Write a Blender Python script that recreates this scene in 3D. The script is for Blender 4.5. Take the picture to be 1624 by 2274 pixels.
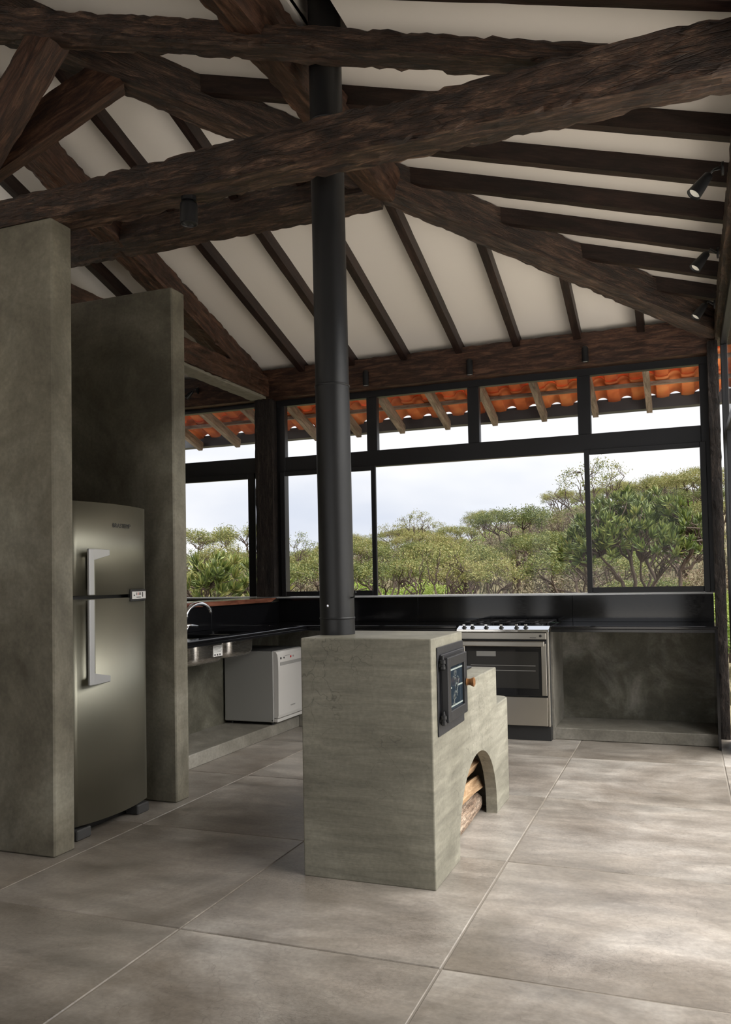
import bpy, bmesh, math, random
from mathutils import Vector, Matrix, noise

for o in list(bpy.data.objects): bpy.data.objects.remove(o, do_unlink=True)
SC = bpy.context.scene
COL = SC.collection
PI = math.pi

# ------------------------------------------------------------------ camera
CAM_POS = (1.01822, -3.43218, 1.31992)
YAW, PITCH, ROLL, FPX, PPY = 0.36435, 0.03563, -0.0187, 1854.955, 1220.655
def camera():
    F = Vector((-math.sin(YAW)*math.cos(PITCH), math.cos(YAW)*math.cos(PITCH), math.sin(PITCH)))
    R = Vector((math.cos(YAW), math.sin(YAW), 0)); U = R.cross(F)
    c, s = math.cos(ROLL), math.sin(ROLL)
    R2 = c*R + s*U; U2 = -s*R + c*U
    m = Matrix(((R2.x, U2.x, -F.x, CAM_POS[0]), (R2.y, U2.y, -F.y, CAM_POS[1]), (R2.z, U2.z, -F.z, CAM_POS[2]), (0, 0, 0, 1)))
    cd = bpy.data.cameras.new('camera'); co = bpy.data.objects.new('camera', cd); COL.objects.link(co)
    co.matrix_world = m
    cd.sensor_fit = 'VERTICAL'; cd.sensor_height = 36.0; cd.lens = FPX/2274*36.0
    cd.shift_y = (PPY-1137.0)/2274.0
    cd.clip_start = .05; cd.clip_end = 600
    SC.camera = co
camera()

# ------------------------------------------------------------------ sky, sun, exposure
def world():
    w = bpy.data.worlds.new('overcast_sky'); SC.world = w; w.use_nodes = True
    nt = w.node_tree; nt.nodes.clear(); N = nt.nodes.new; L = nt.links.new
    out = N('ShaderNodeOutputWorld'); bg = N('ShaderNodeBackground')
    tc = N('ShaderNodeTexCoord'); mp = N('ShaderNodeMapping'); mp.inputs['Scale'].default_value = (1.6, 1.6, 4.2); mp.inputs['Location'].default_value = (.35, 1.2, .4)
    nz = N('ShaderNodeTexNoise'); nz.inputs['Scale'].default_value = 1.15; nz.inputs['Detail'].default_value = 5; nz.inputs['Roughness'].default_value = .5
    cr = N('ShaderNodeValToRGB')
    e = cr.color_ramp.elements
    e[0].position = .34; e[0].color = (.74, .79, .90, 1); e[1].position = .55; e[1].color = (1.04, 1.045, 1.06, 1)
    L(tc.outputs['Generated'], mp.inputs['Vector']); L(mp.outputs[0], nz.inputs['Vector']); L(nz.outputs['Fac'], cr.inputs[0])
    L(cr.outputs[0], bg.inputs['Color']); bg.inputs['Strength'].default_value = 0.575
    L(bg.outputs[0], out.inputs['Surface'])
world()
def sun():
    sd = bpy.data.lights.new('hazy_sun', 'SUN'); so = bpy.data.objects.new('hazy_sun', sd); COL.objects.link(so)
    sd.energy = 7.6; sd.angle = math.radians(95); sd.color = (1.0, .965, .91)
    d = Vector((-1.0, .05, -1.95))
    so.rotation_euler = d.to_track_quat('-Z', 'Y').to_euler(); so.location = (12, -6, 9)
sun()
SC.view_settings.view_transform = 'Standard'
SC.view_settings.look = 'None'
SC.view_settings.gamma = 1.0
SC.view_settings.use_curve_mapping = False
SC.view_settings.exposure = 0.85

# ------------------------------------------------------------------ materials
def nodes(name):
    m = bpy.data.materials.new(name); m.use_nodes = True
    nt = m.node_tree; b = nt.nodes['Principled BSDF']
    return m, nt, b
def simple(name, col, rough=.5, metal=0.0, spec=.5, emit=None, es=0):
    m, nt, b = nodes(name)
    b.inputs['Base Color'].default_value = (*col, 1); b.inputs['Roughness'].default_value = rough
    b.inputs['Metallic'].default_value = metal; b.inputs['Specular IOR Level'].default_value = spec
    if emit: b.inputs['Emission Color'].default_value = (*emit, 1); b.inputs['Emission Strength'].default_value = es
    # faint procedural variation of the finish
    n = nt.nodes.new('ShaderNodeTexNoise'); n.inputs['Scale'].default_value = 35
    r = nt.nodes.new('ShaderNodeMapRange'); r.inputs['To Min'].default_value = max(rough-.05, 0); r.inputs['To Max'].default_value = min(rough+.05, 1)
    nt.links.new(n.outputs['Fac'], r.inputs['Value']); nt.links.new(r.outputs[0], b.inputs['Roughness'])
    return m
def ramp(nt, stops):
    cr = nt.nodes.new('ShaderNodeValToRGB'); e = cr.color_ramp.elements
    while len(e) < len(stops): e.new(.5)
    for i, (p, c) in enumerate(stops): e[i].position = p; e[i].color = (*c, 1)
    return cr
def tex(nt, kind, coord, scale, mapscale=(1, 1, 1), **kw):
    N = nt.nodes.new; L = nt.links.new
    mp = N('ShaderNodeMapping'); mp.inputs['Scale'].default_value = mapscale
    L(coord, mp.inputs['Vector'])
    t = N(kind); t.inputs['Scale'].default_value = scale
    for k, v in kw.items():
        if k in t.inputs: t.inputs[k].default_value = v
        else: setattr(t, k, v)
    L(mp.outputs[0], t.inputs['Vector'])
    return t
def mixc(nt, a, b, fac, mode='MIX'):
    m = nt.nodes.new('ShaderNodeMix'); m.data_type = 'RGBA'; m.blend_type = mode
    for s, v in ((m.inputs['Factor'], fac), (m.inputs['A'], a), (m.inputs['B'], b)):
        if hasattr(v, 'is_linked') or hasattr(v, 'links'): nt.links.new(v, s)
        elif isinstance(v, (int, float)): s.default_value = v
        else: s.default_value = (*v, 1)
    return m.outputs['Result']
def world_coord(nt):
    g = nt.nodes.new('ShaderNodeNewGeometry'); return g.outputs['Position']
def bump(nt, b, h, strength, dist=.01):
    bp = nt.nodes.new('ShaderNodeBump'); bp.inputs['Strength'].default_value = strength; bp.inputs['Distance'].default_value = dist
    nt.links.new(h, bp.inputs['Height']); nt.links.new(bp.outputs[0], b.inputs['Normal'])

def concrete(name, dark, mid, light, streak=(1.2, 1.2, 9), crack=.35, rough=.62, big=1.1, spec=.35, perobj=False, contrast=.22, pits=False):
    """trowelled burnt-cement render: blotches, trowel streaks and hairline cracks"""
    m, nt, b = nodes(name); P = world_coord(nt); L = nt.links.new
    if perobj:                                     # every slab was trowelled by itself
        oi = nt.nodes.new('ShaderNodeObjectInfo'); sc = nt.nodes.new('ShaderNodeVectorMath'); sc.operation = 'SCALE'; sc.inputs[0].default_value = (37, 53, 11)
        L(oi.outputs['Random'], sc.inputs['Scale']); ad = nt.nodes.new('ShaderNodeVectorMath'); ad.operation = 'ADD'; L(P, ad.inputs[0]); L(sc.outputs[0], ad.inputs[1]); P = ad.outputs[0]
    a = tex(nt, 'ShaderNodeTexNoise', P, big, Detail=6, Roughness=.62, Distortion=.6)
    c1 = ramp(nt, [(.35, dark), (.5, mid), (.65, light)]); L(a.outputs['Fac'], c1.inputs[0])
    s = tex(nt, 'ShaderNodeTexNoise', P, 2.2, mapscale=streak, Detail=7, Roughness=.66, Distortion=.35)
    q = contrast; c2 = ramp(nt, [(.32, (1-q, 1-q, 1-q)), (.52, (1, 1, 1)), (.70, (1+q, 1+q, 1+q))]); L(s.outputs['Fac'], c2.inputs[0])
    col = mixc(nt, c1.outputs[0], c2.outputs[0], .85, 'MULTIPLY')
    v = tex(nt, 'ShaderNodeTexVoronoi', P, 9.0, feature='DISTANCE_TO_EDGE', Randomness=1.0)
    warp = tex(nt, 'ShaderNodeTexNoise', P, 6.0, Detail=3)
    va = nt.nodes.new('ShaderNodeVectorMath'); va.operation = 'ADD'
    vs = nt.nodes.new('ShaderNodeVectorMath'); vs.operation = 'SCALE'; vs.inputs['Scale'].default_value = .28
    L(warp.outputs['Color'], vs.inputs[0]); L(P, va.inputs[0]); L(vs.outputs[0], va.inputs[1]); L(va.outputs[0], v.inputs['Vector'])
    ck = ramp(nt, [(0.0, (.55, .55, .55)), (.018, (1, 1, 1))]); L(v.outputs['Distance'], ck.inputs[0])
    msk = tex(nt, 'ShaderNodeTexNoise', P, 1.7, Detail=2)
    mk = ramp(nt, [(.46, (0, 0, 0)), (.58, (crack, crack, crack))]); L(msk.outputs['Fac'], mk.inputs[0])
    col = mixc(nt, col, ck.outputs[0], mk.outputs[0], 'MULTIPLY')
    if pits:                                       # fine shrinkage crazing in patches
        pv = tex(nt, 'ShaderNodeTexVoronoi', P, 55, mapscale=(1, 1.9, 1), feature='DISTANCE_TO_EDGE'); pk = ramp(nt, [(0, (.62, .60, .57)), (.10, (1, 1, 1))]); L(pv.outputs['Distance'], pk.inputs[0])
        pm = tex(nt, 'ShaderNodeTexNoise', P, 1.3, Detail=3); pr = ramp(nt, [(.50, (0, 0, 0)), (.68, (.75, .75, .75))]); L(pm.outputs['Fac'], pr.inputs[0])
        col = mixc(nt, col, pk.outputs[0], pr.outputs[0], 'MULTIPLY')
        br = ramp(nt, [(0, (.86, .85, .83)), (1, (1.10, 1.10, 1.10))]); L(oi.outputs['Random'], br.inputs[0]); col = mixc(nt, col, br.outputs[0], 1.0, 'MULTIPLY')
    f = tex(nt, 'ShaderNodeTexNoise', P, 60, Detail=4)
    c3 = ramp(nt, [(.3, (.84, .84, .84)), (.7, (1.14, 1.14, 1.14))]); L(f.outputs['Fac'], c3.inputs[0])
    col = mixc(nt, col, c3.outputs[0], .7, 'MULTIPLY')
    L(col, b.inputs['Base Color'])
    rr = nt.nodes.new('ShaderNodeMapRange'); rr.inputs['To Min'].default_value = rough-.12; rr.inputs['To Max'].default_value = rough+.16
    L(s.outputs['Fac'], rr.inputs['Value']); L(rr.outputs[0], b.inputs['Roughness'])
    b.inputs['Specular IOR Level'].default_value = spec
    bump(nt, b, s.outputs['Fac'], .18, .02)
    return m

def timber(name, dark, mid, light, rough=.6, crackle=.6, spec=.3, glint=0):
    """old dark timber; grain follows the UV u axis (metres along the piece)"""
    m, nt, b = nodes(name); L = nt.links.new
    uv = nt.nodes.new('ShaderNodeTexCoord').outputs['UV']
    g = tex(nt, 'ShaderNodeTexNoise', uv, 1.0, mapscale=(4.5, 30, 1), Detail=7, Roughness=.65, Distortion=.8)
    c = ramp(nt, [(.36, dark), (.51, mid), (.66, light)]); L(g.outputs['Fac'], c.inputs[0])
    bl = tex(nt, 'ShaderNodeTexNoise', uv, 1.0, mapscale=(1.3, 4, 1), Detail=3)
    c2 = ramp(nt, [(.33, (.62, .58, .55)), (.7, (1.35, 1.25, 1.15))]); L(bl.outputs['Fac'], c2.inputs[0])
    col = mixc(nt, c.outputs[0], c2.outputs[0], .8, 'MULTIPLY')
    ck = tex(nt, 'ShaderNodeTexVoronoi', uv, 1.0, mapscale=(6, 62, 1), feature='DISTANCE_TO_EDGE')
    k = ramp(nt, [(0.0, (.25, .25, .25)), (.06, (1, 1, 1))]); L(ck.outputs['Distance'], k.inputs[0])
    col = mixc(nt, col, k.outputs[0], crackle*.38, 'MULTIPLY')
    fb = tex(nt, 'ShaderNodeTexNoise', uv, 1.0, mapscale=(20, 110, 1), Detail=5, Roughness=.7, Distortion=1.5)
    cf = ramp(nt, [(.36, (.35, .33, .32)), (.52, (1, 1, 1)), (.66, (2.1, 2.0, 1.95))]); L(fb.outputs['Fac'], cf.inputs[0])
    col = mixc(nt, col, cf.outputs[0], min(1, crackle*.8), 'MULTIPLY')
    L(col, b.inputs['Base Color']); b.inputs['Roughness'].default_value = rough; b.inputs['Specular IOR Level'].default_value = spec
    ad = nt.nodes.new('ShaderNodeMath'); ad.operation = 'MULTIPLY_ADD'; ad.inputs[1].default_value = .5
    L(k.outputs[0], ad.inputs[0]); L(fb.outputs['Fac'], ad.inputs[2])
    bump(nt, b, ad.outputs[0], crackle*.7, .012)
    return m

def steel(name, col, rough, aniso=(1, 40, 1)):
    m, nt, b = nodes(name); L = nt.links.new
    P = world_coord(nt)
    n = tex(nt, 'ShaderNodeTexNoise', P, 12, mapscale=aniso, Detail=2)
    r = nt.nodes.new('ShaderNodeMapRange'); r.inputs['To Min'].default_value = rough-.05; r.inputs['To Max'].default_value = rough+.07
    L(n.outputs['Fac'], r.inputs['Value']); L(r.outputs[0], b.inputs['Roughness'])
    b.inputs['Base Color'].default_value = (*col, 1); b.inputs['Metallic'].default_value = 1.0
    return m

def pane_glass(name, tint=(1, 1, 1), refl=.06):
    m = bpy.data.materials.new(name); m.use_nodes = True; nt = m.node_tree; nt.nodes.clear(); N = nt.nodes.new; L = nt.links.new
    o = N('ShaderNodeOutputMaterial'); mx = N('ShaderNodeMixShader'); t = N('ShaderNodeBsdfTransparent'); g = N('ShaderNodeBsdfGlossy')
    t.inputs['Color'].default_value = (*tint, 1); g.inputs['Roughness'].default_value = .02
    lw = N('ShaderNodeLayerWeight'); lw.inputs['Blend'].default_value = .5
    pw = N('ShaderNodeMath'); pw.operation = 'POWER'; pw.inputs[1].default_value = 4.0
    ma = N('ShaderNodeMath'); ma.operation = 'MULTIPLY_ADD'; ma.inputs[1].default_value = .45; ma.inputs[2].default_value = .012
    L(lw.outputs['Facing'], pw.inputs[0]); L(pw.outputs[0], ma.inputs[0]); L(ma.outputs[0], mx.inputs['Fac'])
    L(t.outputs[0], mx.inputs[1]); L(g.outputs[0], mx.inputs[2]); L(mx.outputs[0], o.inputs['Surface'])
    return m

def leafy(name, cols, rough=.5, trans=.25):
    m, nt, b = nodes(name); L = nt.links.new
    oi = nt.nodes.new('ShaderNodeObjectInfo'); P = world_coord(nt)
    n = tex(nt, 'ShaderNodeTexNoise', P, 2.6, Detail=4, Roughness=.7)
    ad = nt.nodes.new('ShaderNodeMath'); ad.operation = 'MULTIPLY_ADD'; ad.inputs[1].default_value = .34; 
    L(oi.outputs['Random'], ad.inputs[0]); 
    sb = nt.nodes.new('ShaderNodeMath'); sb.operation = 'SUBTRACT'; sb.inputs[1].default_value = .17
    L(n.outputs['Fac'], sb.inputs[0]); L(sb.outputs[0], ad.inputs[2])
    gi = nt.nodes.new('ShaderNodeNewGeometry'); a2 = nt.nodes.new('ShaderNodeMath'); a2.operation = 'MULTIPLY_ADD'; a2.inputs[1].default_value = .36
    L(gi.outputs['Random Per Island'], a2.inputs[0]); s2 = nt.nodes.new('ShaderNodeMath'); s2.operation = 'SUBTRACT'; s2.inputs[1].default_value = .18; L(ad.outputs[0], s2.inputs[0]); L(s2.outputs[0], a2.inputs[2])
    c = ramp(nt, [(.25+.5*i/(len(cols)-1), q) for i, q in enumerate(cols)]); L(a2.outputs[0], c.inputs[0])
    L(c.outputs[0], b.inputs['Base Color']); b.inputs['Roughness'].default_value = rough
    b.inputs['Specular IOR Level'].default_value = .3
    tr = nt.nodes.new('ShaderNodeBsdfTranslucent'); L(c.outputs[0], tr.inputs['Color'])
    mx = nt.nodes.new('ShaderNodeMixShader'); mx.inputs['Fac'].default_value = trans
    out = nt.nodes['Material Output']
    L(b.outputs[0], mx.inputs[1]); L(tr.outputs[0], mx.inputs[2]); L(mx.outputs[0], out.inputs['Surface'])
    return m

M = {}
M['wallcem'] = concrete('green_grey_burnt_cement', (.115, .103, .076), (.190, .174, .132), (.275, .258, .205), streak=(1.6, 1.6, .8), crack=.2, big=1.6, rough=.6, contrast=.34)
M['stovecem'] = concrete('stove_burnt_cement', (.150, .142, .110), (.212, .202, .160), (.285, .273, .222), streak=(1.1, 1.1, 9), crack=.95, rough=.52, contrast=.30)
M['plinthcem'] = concrete('plinth_cement', (.130, .120, .098), (.19, .178, .150), (.29, .275, .24), streak=(3, 3, 3), crack=.2)
M['backcem'] = concrete('shaded_under_counter_cement', (.070, .066, .048), (.112, .106, .080), (.24, .228, .195), streak=(2, 2, 2), crack=.2, big=2.4, contrast=.35)  # darker mix holds the shade below the counters in its colour
M['floorcem'] = concrete('floor_slab_cement', (.172, .148, .122), (.265, .238, .208), (.380, .354, .322), streak=(1.0, 2.6, 1), crack=.5, rough=.36, big=1.0, spec=.6, perobj=True, contrast=.36, pits=True)
M['joint'] = simple('floor_joint_mortar', (.22, .195, .165), .7)
M['hewn'] = timber('hewn_dark_timber', (.012, .006, .0036), (.044, .0225, .0132), (.145, .090, .061), rough=.45, crackle=1.0, spec=.5)
M['brace'] = timber('reddish_dark_timber', (.020, .0085, .005), (.058, .027, .016), (.135, .072, .045), rough=.5, crackle=.5, spec=.4)
M['rafter'] = timber('stained_rafter_timber', (.010, .005, .004), (.021, .011, .0085), (.040, .022, .017), rough=.5, crackle=.2, spec=.35)
M['post'] = timber('blackened_post_timber', (.014, .011, .010), (.028, .022, .019), (.06, .048, .042), rough=.65, crackle=1.0)
M['sillwood'] = timber('red_brown_polished_wood', (.12, .045, .028), (.20, .080, .050), (.27, .12, .08), rough=.12, crackle=.03, spec=.6)
M['eavewood'] = timber('weathered_eave_wood', (.14, .11, .085), (.25, .205, .165), (.36, .30, .25), rough=.7, crackle=.2)
M['mortarbeam'] = simple('rough_mortar_under_beam', (.20, .185, .145), .95)
M['white'] = simple('white_painted_ceiling_board', (.86, .80, .73), .8, spec=.2)
M['blackmetal'] = simple('matt_black_metal', (.012, .012, .013), .42, spec=.4)
M['flue'] = simple('black_enamel_flue', (.011, .011, .0115), .42, spec=.45)
M['frame'] = simple('black_window_frame_paint', (.014, .014, .016), .38, spec=.45)
M['granite'] = simple('polished_black_granite', (.006, .006, .007), .10, spec=.5)
M['granite_edge'] = simple('polished_black_granite_edge', (.008, .008, .009), .16, spec=.5)
M['sillstone'] = simple('stone_sill_painted_sheen', (.70, .71, .72), .2)  # pale tone stands in for the reflection along the sill top
M['steel'] = steel('brushed_steel', (.56, .53, .47), .30, (40, 1, 1))
M['steelv'] = steel('fridge_brushed_steel', (.36, .35, .285), .48, (1, 60, 1))
M['sinksteel'] = steel('sink_steel', (.58, .56, .53), .25, (1, 1, 40))
M['chrome'] = simple('chrome', (.85, .86, .88), .08, metal=1)
M['silver'] = simple('silver_plastic', (.55, .55, .55), .35, metal=.35)
M['greybody'] = simple('grey_painted_sheet', (.27, .265, .25), .5)
M['lightgrey'] = simple('light_grey_plastic', (.50, .485, .46), .35)
M['ovenglass'] = simple('smoked_oven_window', (.030, .029, .027), .08, spec=.5)
M['darkgrey'] = simple('dark_grey_plastic', (.06, .06, .06), .4)
M['blackglass'] = simple('black_oven_glass', (.012, .012, .013), .06, spec=.6)
M['fireglass'] = simple('dark_blue_fire_glass', (.020, .030, .042), .08, spec=.6)
M['castiron'] = simple('dark_cast_iron', (.020, .020, .022), .45, metal=.2)
M['castlight'] = simple('grey_cast_iron_plate', (.024, .024, .027), .5, metal=.2)
M['pale'] = simple('pale_print', (.26, .30, .28), .5)
M['emblem'] = simple('etched_emblem', (.13, .145, .14), .5)
M['red'] = simple('red_indicator', (.5, .02, .02), .4)
M['ink'] = simple('dark_print', (.02, .02, .02), .5)
M['paper'] = simple('white_sticker', (.72, .71, .68), .5)
M['knobwood'] = timber('turned_light_wood', (.08, .035, .012), (.15, .07, .025), (.24, .12, .05), rough=.35, crackle=.05)
M['firewood'] = timber('split_firewood', (.27, .165, .085), (.42, .29, .17), (.58, .44, .29), rough=.8, crackle=.3)
M['bark'] = timber('pale_bark', (.16, .115, .085), (.28, .22, .17), (.42, .36, .30), rough=.9, crackle=.9)
M['tile'] = None
M['gutter'] = simple('dark_grey_gutter', (.055, .057, .062), .55)
M['glass'] = pane_glass('window_glass')
M['lens'] = simple('spot_lens', (.75, .72, .62), .25, emit=(1, .93, .8), es=.12)
M['lidglass'] = simple('tinted_stove_lid_glass', (.10, .14, .125), .05, spec=.6)
def tile_mat():
    m, nt, b = nodes('terracotta'); L = nt.links.new
    oi = nt.nodes.new('ShaderNodeObjectInfo'); P = world_coord(nt)
    n = tex(nt, 'ShaderNodeTexNoise', P, 9, Detail=5)
    ad = nt.nodes.new('ShaderNodeMath'); ad.operation = 'MULTIPLY_ADD'; ad.inputs[1].default_value = .4
    sb = nt.nodes.new('ShaderNodeMath'); sb.operation = 'SUBTRACT'; sb.inputs[1].default_value = .2
    L(n.outputs['Fac'], sb.inputs[0]); L(oi.outputs['Random'], ad.inputs[0]); L(sb.outputs[0], ad.inputs[2])
    c = ramp(nt, [(.2, (.52, .11, .03)), (.5, (.70, .18, .05)), (.8, (.78, .28, .09))]); L(ad.outputs[0], c.inputs[0])
    L(c.outputs[0], b.inputs['Base Color']); b.inputs['Roughness'].default_value = .75
    tr = nt.nodes.new('ShaderNodeBsdfTranslucent'); 
    return m
M['tile'] = tile_mat()
M['leaf_big'] = leafy('thick_green_leaves', [(0.0477, 0.069, 0.0198), (0.0986, 0.135, 0.033), (0.1829, 0.2025, 0.0528), (0.2703, 0.2325, 0.0825)], .45, .2)
M['leaf_mid'] = leafy('olive_leaves', [(0.0555, 0.0742, 0.0213), (0.1048, 0.1237, 0.0342), (0.1603, 0.1633, 0.048), (0.2218, 0.1979, 0.0746)], .6, .25)
M['leaf_grey'] = leafy('greyish_brown_leaves', [(0.0757, 0.0735, 0.0449), (0.1243, 0.1101, 0.065), (0.1622, 0.1428, 0.0842), (0.1838, 0.1326, 0.0898)], .7, .2)
M['leaf_bright'] = leafy('bright_green_leaves', [(0.0649, 0.1224, 0.0168), (0.1297, 0.204, 0.0281), (0.1946, 0.2652, 0.0449), (0.2379, 0.2856, 0.0673)], .5, .3)
M['treebark'] = timber('grey_brown_bark', (.045, .033, .026), (.09, .068, .055), (.15, .12, .10), rough=.9, crackle=.6)
M['bounce_terrace'] = simple('pale_bounce_paving', (.62, .59, .54), .8)  # kept pale so the added outdoor ground throws light back inside
M['hillground'] = concrete('dry_hillside_soil', (.085, .075, .040), (.13, .11, .06), (.18, .15, .09), streak=(1, 1, 1), crack=0, rough=.9, big=.35)

# ------------------------------------------------------------------ object helpers
def root_of(o):
    while o.parent: o = o.parent
    return o
def tag(o, label=None, cat=None, group=None, kind=None):
    if label: o['label'] = label
    if cat: o['category'] = cat
    if group: o['group'] = group
    if kind: o['kind'] = kind
    return o
def empty(name, loc, label=None, cat=None, group=None, kind=None):
    o = bpy.data.objects.new(name, None); COL.objects.link(o); o.location = loc; o.empty_display_size = .1
    return tag(o, label, cat, group, kind)
def link(name, me, mat, parent=None, origin=None, smooth=False):
    """mesh given in world coordinates; parts are stored relative to their thing"""
    if parent is not None: off = Vector(root_of(parent).location)
    elif origin is not None: off = Vector(origin)
    else: off = Vector((0, 0, 0))
    if off.length: me.transform(Matrix.Translation(-off))
    if mat is not None:
        me.materials.clear(); me.materials.append(mat)
    if smooth:
        for p in me.polygons: p.use_smooth = True
    o = bpy.data.objects.new(name, me); COL.objects.link(o)
    if parent is not None: o.parent = parent
    else: o.location = off
    return o
def bm_mesh(bm, name):
    me = bpy.data.meshes.new(name); bm.normal_update(); bm.to_mesh(me); bm.free(); return me
def bm_box(bm, x0, x1, y0, y1, z0, z1, bev=0.0, seg=1):
    vs = [bm.verts.new((x, y, z)) for x in (x0, x1) for y in (y0, y1) for z in (z0, z1)]
    fs = [bm.faces.new([vs[i] for i in q]) for q in ((0, 1, 3, 2), (4, 6, 7, 5), (0, 4, 5, 1), (2, 3, 7, 6), (0, 2, 6, 4), (1, 5, 7, 3))]
    if bev > 0:
        ed = list({e for f in fs for e in f.edges})
        bmesh.ops.bevel(bm, geom=ed, offset=bev, segments=seg, affect='EDGES', profile=.5)
def box(name, x0, x1, y0, y1, z0, z1, mat, parent=None, bev=.003, seg=1, origin='base', uvaxis=None):
    bm = bmesh.new(); bm_box(bm, x0, x1, y0, y1, z0, z1, bev, seg)
    if uvaxis is not None: box_uv(bm, uvaxis)
    me = bm_mesh(bm, name)
    org = ((x0+x1)/2, (y0+y1)/2, min(z0, z1)) if origin == 'base' else origin
    return link(name, me, mat, parent, org)
def box_uv(bm, ax):
    uvl = bm.loops.layers.uv.new('UVMap'); bm.normal_update(); oth = [i for i in range(3) if i != ax]
    for f in bm.faces:
        for l in f.loops:
            c = l.vert.co; l[uvl].uv = (c[ax], c[oth[0]]+c[oth[1]])
def frame_of(d, up=(0, 0, 1)):
    d = Vector(d).normalized(); u = Vector(up)
    if abs(d.dot(u)) > .98: u = Vector((0, 1, 0))
    s = d.cross(u).normalized(); u = s.cross(d).normalized()
    return d, s, u
def bm_tube(bm, pts, radii, seg=10, cap=True, uv=False):
    pts = [Vector(p) for p in pts]
    if not hasattr(radii, '__len__'): radii = [radii]*len(pts)
    rings = []; ref = None; uvl = bm.loops.layers.uv.verify() if uv else None
    ls = [0.0]
    for i in range(1, len(pts)): ls.append(ls[-1]+(pts[i]-pts[i-1]).length)
    for i, p in enumerate(pts):
        t = (pts[min(i+1, len(pts)-1)]-pts[max(i-1, 0)]).normalized()
        if ref is None: _, s, u = frame_of(t)
        else:
            s = (ref-t*ref.dot(t)).normalized(); u = s.cross(t).normalized()
        ref = s
        rings.append([bm.verts.new(p+radii[i]*(math.cos(a)*s+math.sin(a)*u)) for a in (2*PI*k/seg for k in range(seg))])
    for i in range(len(rings)-1):
        for k in range(seg):
            f = bm.faces.new((rings[i][k], rings[i][(k+1) % seg], rings[i+1][(k+1) % seg], rings[i+1][k])); f.smooth = True
            if uv:
                r = radii[i]
                for l, (a, b) in zip(f.loops, ((ls[i], k), (ls[i], k+1), (ls[i+1], k+1), (ls[i+1], k))): l[uvl].uv = (a, b/seg*2*PI*r)
    if cap:
        bm.faces.new(rings[0][::-1]); bm.faces.new(rings[-1])
def tube(name, pts, r, mat, parent=None, seg=12, origin=None, uv=False):
    bm = bmesh.new(); bm_tube(bm, pts, r, seg, True, uv)
    bmesh.ops.recalc_face_normals(bm, faces=bm.faces)
    return link(name, bm_mesh(bm, name), mat, parent, origin)
def lathe(name, p0, axis, prof, mat, parent=None, seg=24, origin=None):
    """prof: (distance along axis, radius)"""
    d, s, u = frame_of(axis); p0 = Vector(p0); bm = bmesh.new(); rings = []
    for h, r in prof:
        rings.append([bm.verts.new(p0+d*h+max(r, 1e-4)*(math.cos(a)*s+math.sin(a)*u)) for a in (2*PI*k/seg for k in range(seg))])
    for i in range(len(rings)-1):
        for k in range(seg):
            f = bm.faces.new((rings[i][k], rings[i][(k+1) % seg], rings[i+1][(k+1) % seg], rings[i+1][k])); f.smooth = True
    bm.faces.new(rings[0][::-1]); bm.faces.new(rings[-1])
    bmesh.ops.recalc_face_normals(bm, faces=bm.faces)
    me = bm_mesh(bm, name)
    o = link(name, me, mat, parent, origin)
    md = o.modifiers.new('edge', 'EDGE_SPLIT'); md.split_angle = math.radians(40)
    return o
def prism(name, poly, ax, a0, a1, mat, parent=None, origin=None, bev=0):
    """poly: 2-D points in the two axes other than ax (in axis order), extruded from a0 to a1"""
    bm = bmesh.new(); oth = [i for i in range(3) if i != ax]
    def pt(q, a):
        v = [0, 0, 0]; v[ax] = a; v[oth[0]] = q[0]; v[oth[1]] = q[1]; return v
    A = [bm.verts.new(pt(q, a0)) for q in poly]; B = [bm.verts.new(pt(q, a1)) for q in poly]
    n = len(poly); bm.faces.new(A); bm.faces.new(B[::-1])
    for i in range(n): bm.faces.new((A[i], B[i], B[(i+1) % n], A[(i+1) % n]))
    bmesh.ops.recalc_face_normals(bm, faces=bm.faces)
    if bev: bmesh.ops.bevel(bm, geom=list(bm.edges), offset=bev, segments=1, affect='EDGES')
    return link(name, bm_mesh(bm, name), mat, parent, origin)

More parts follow.
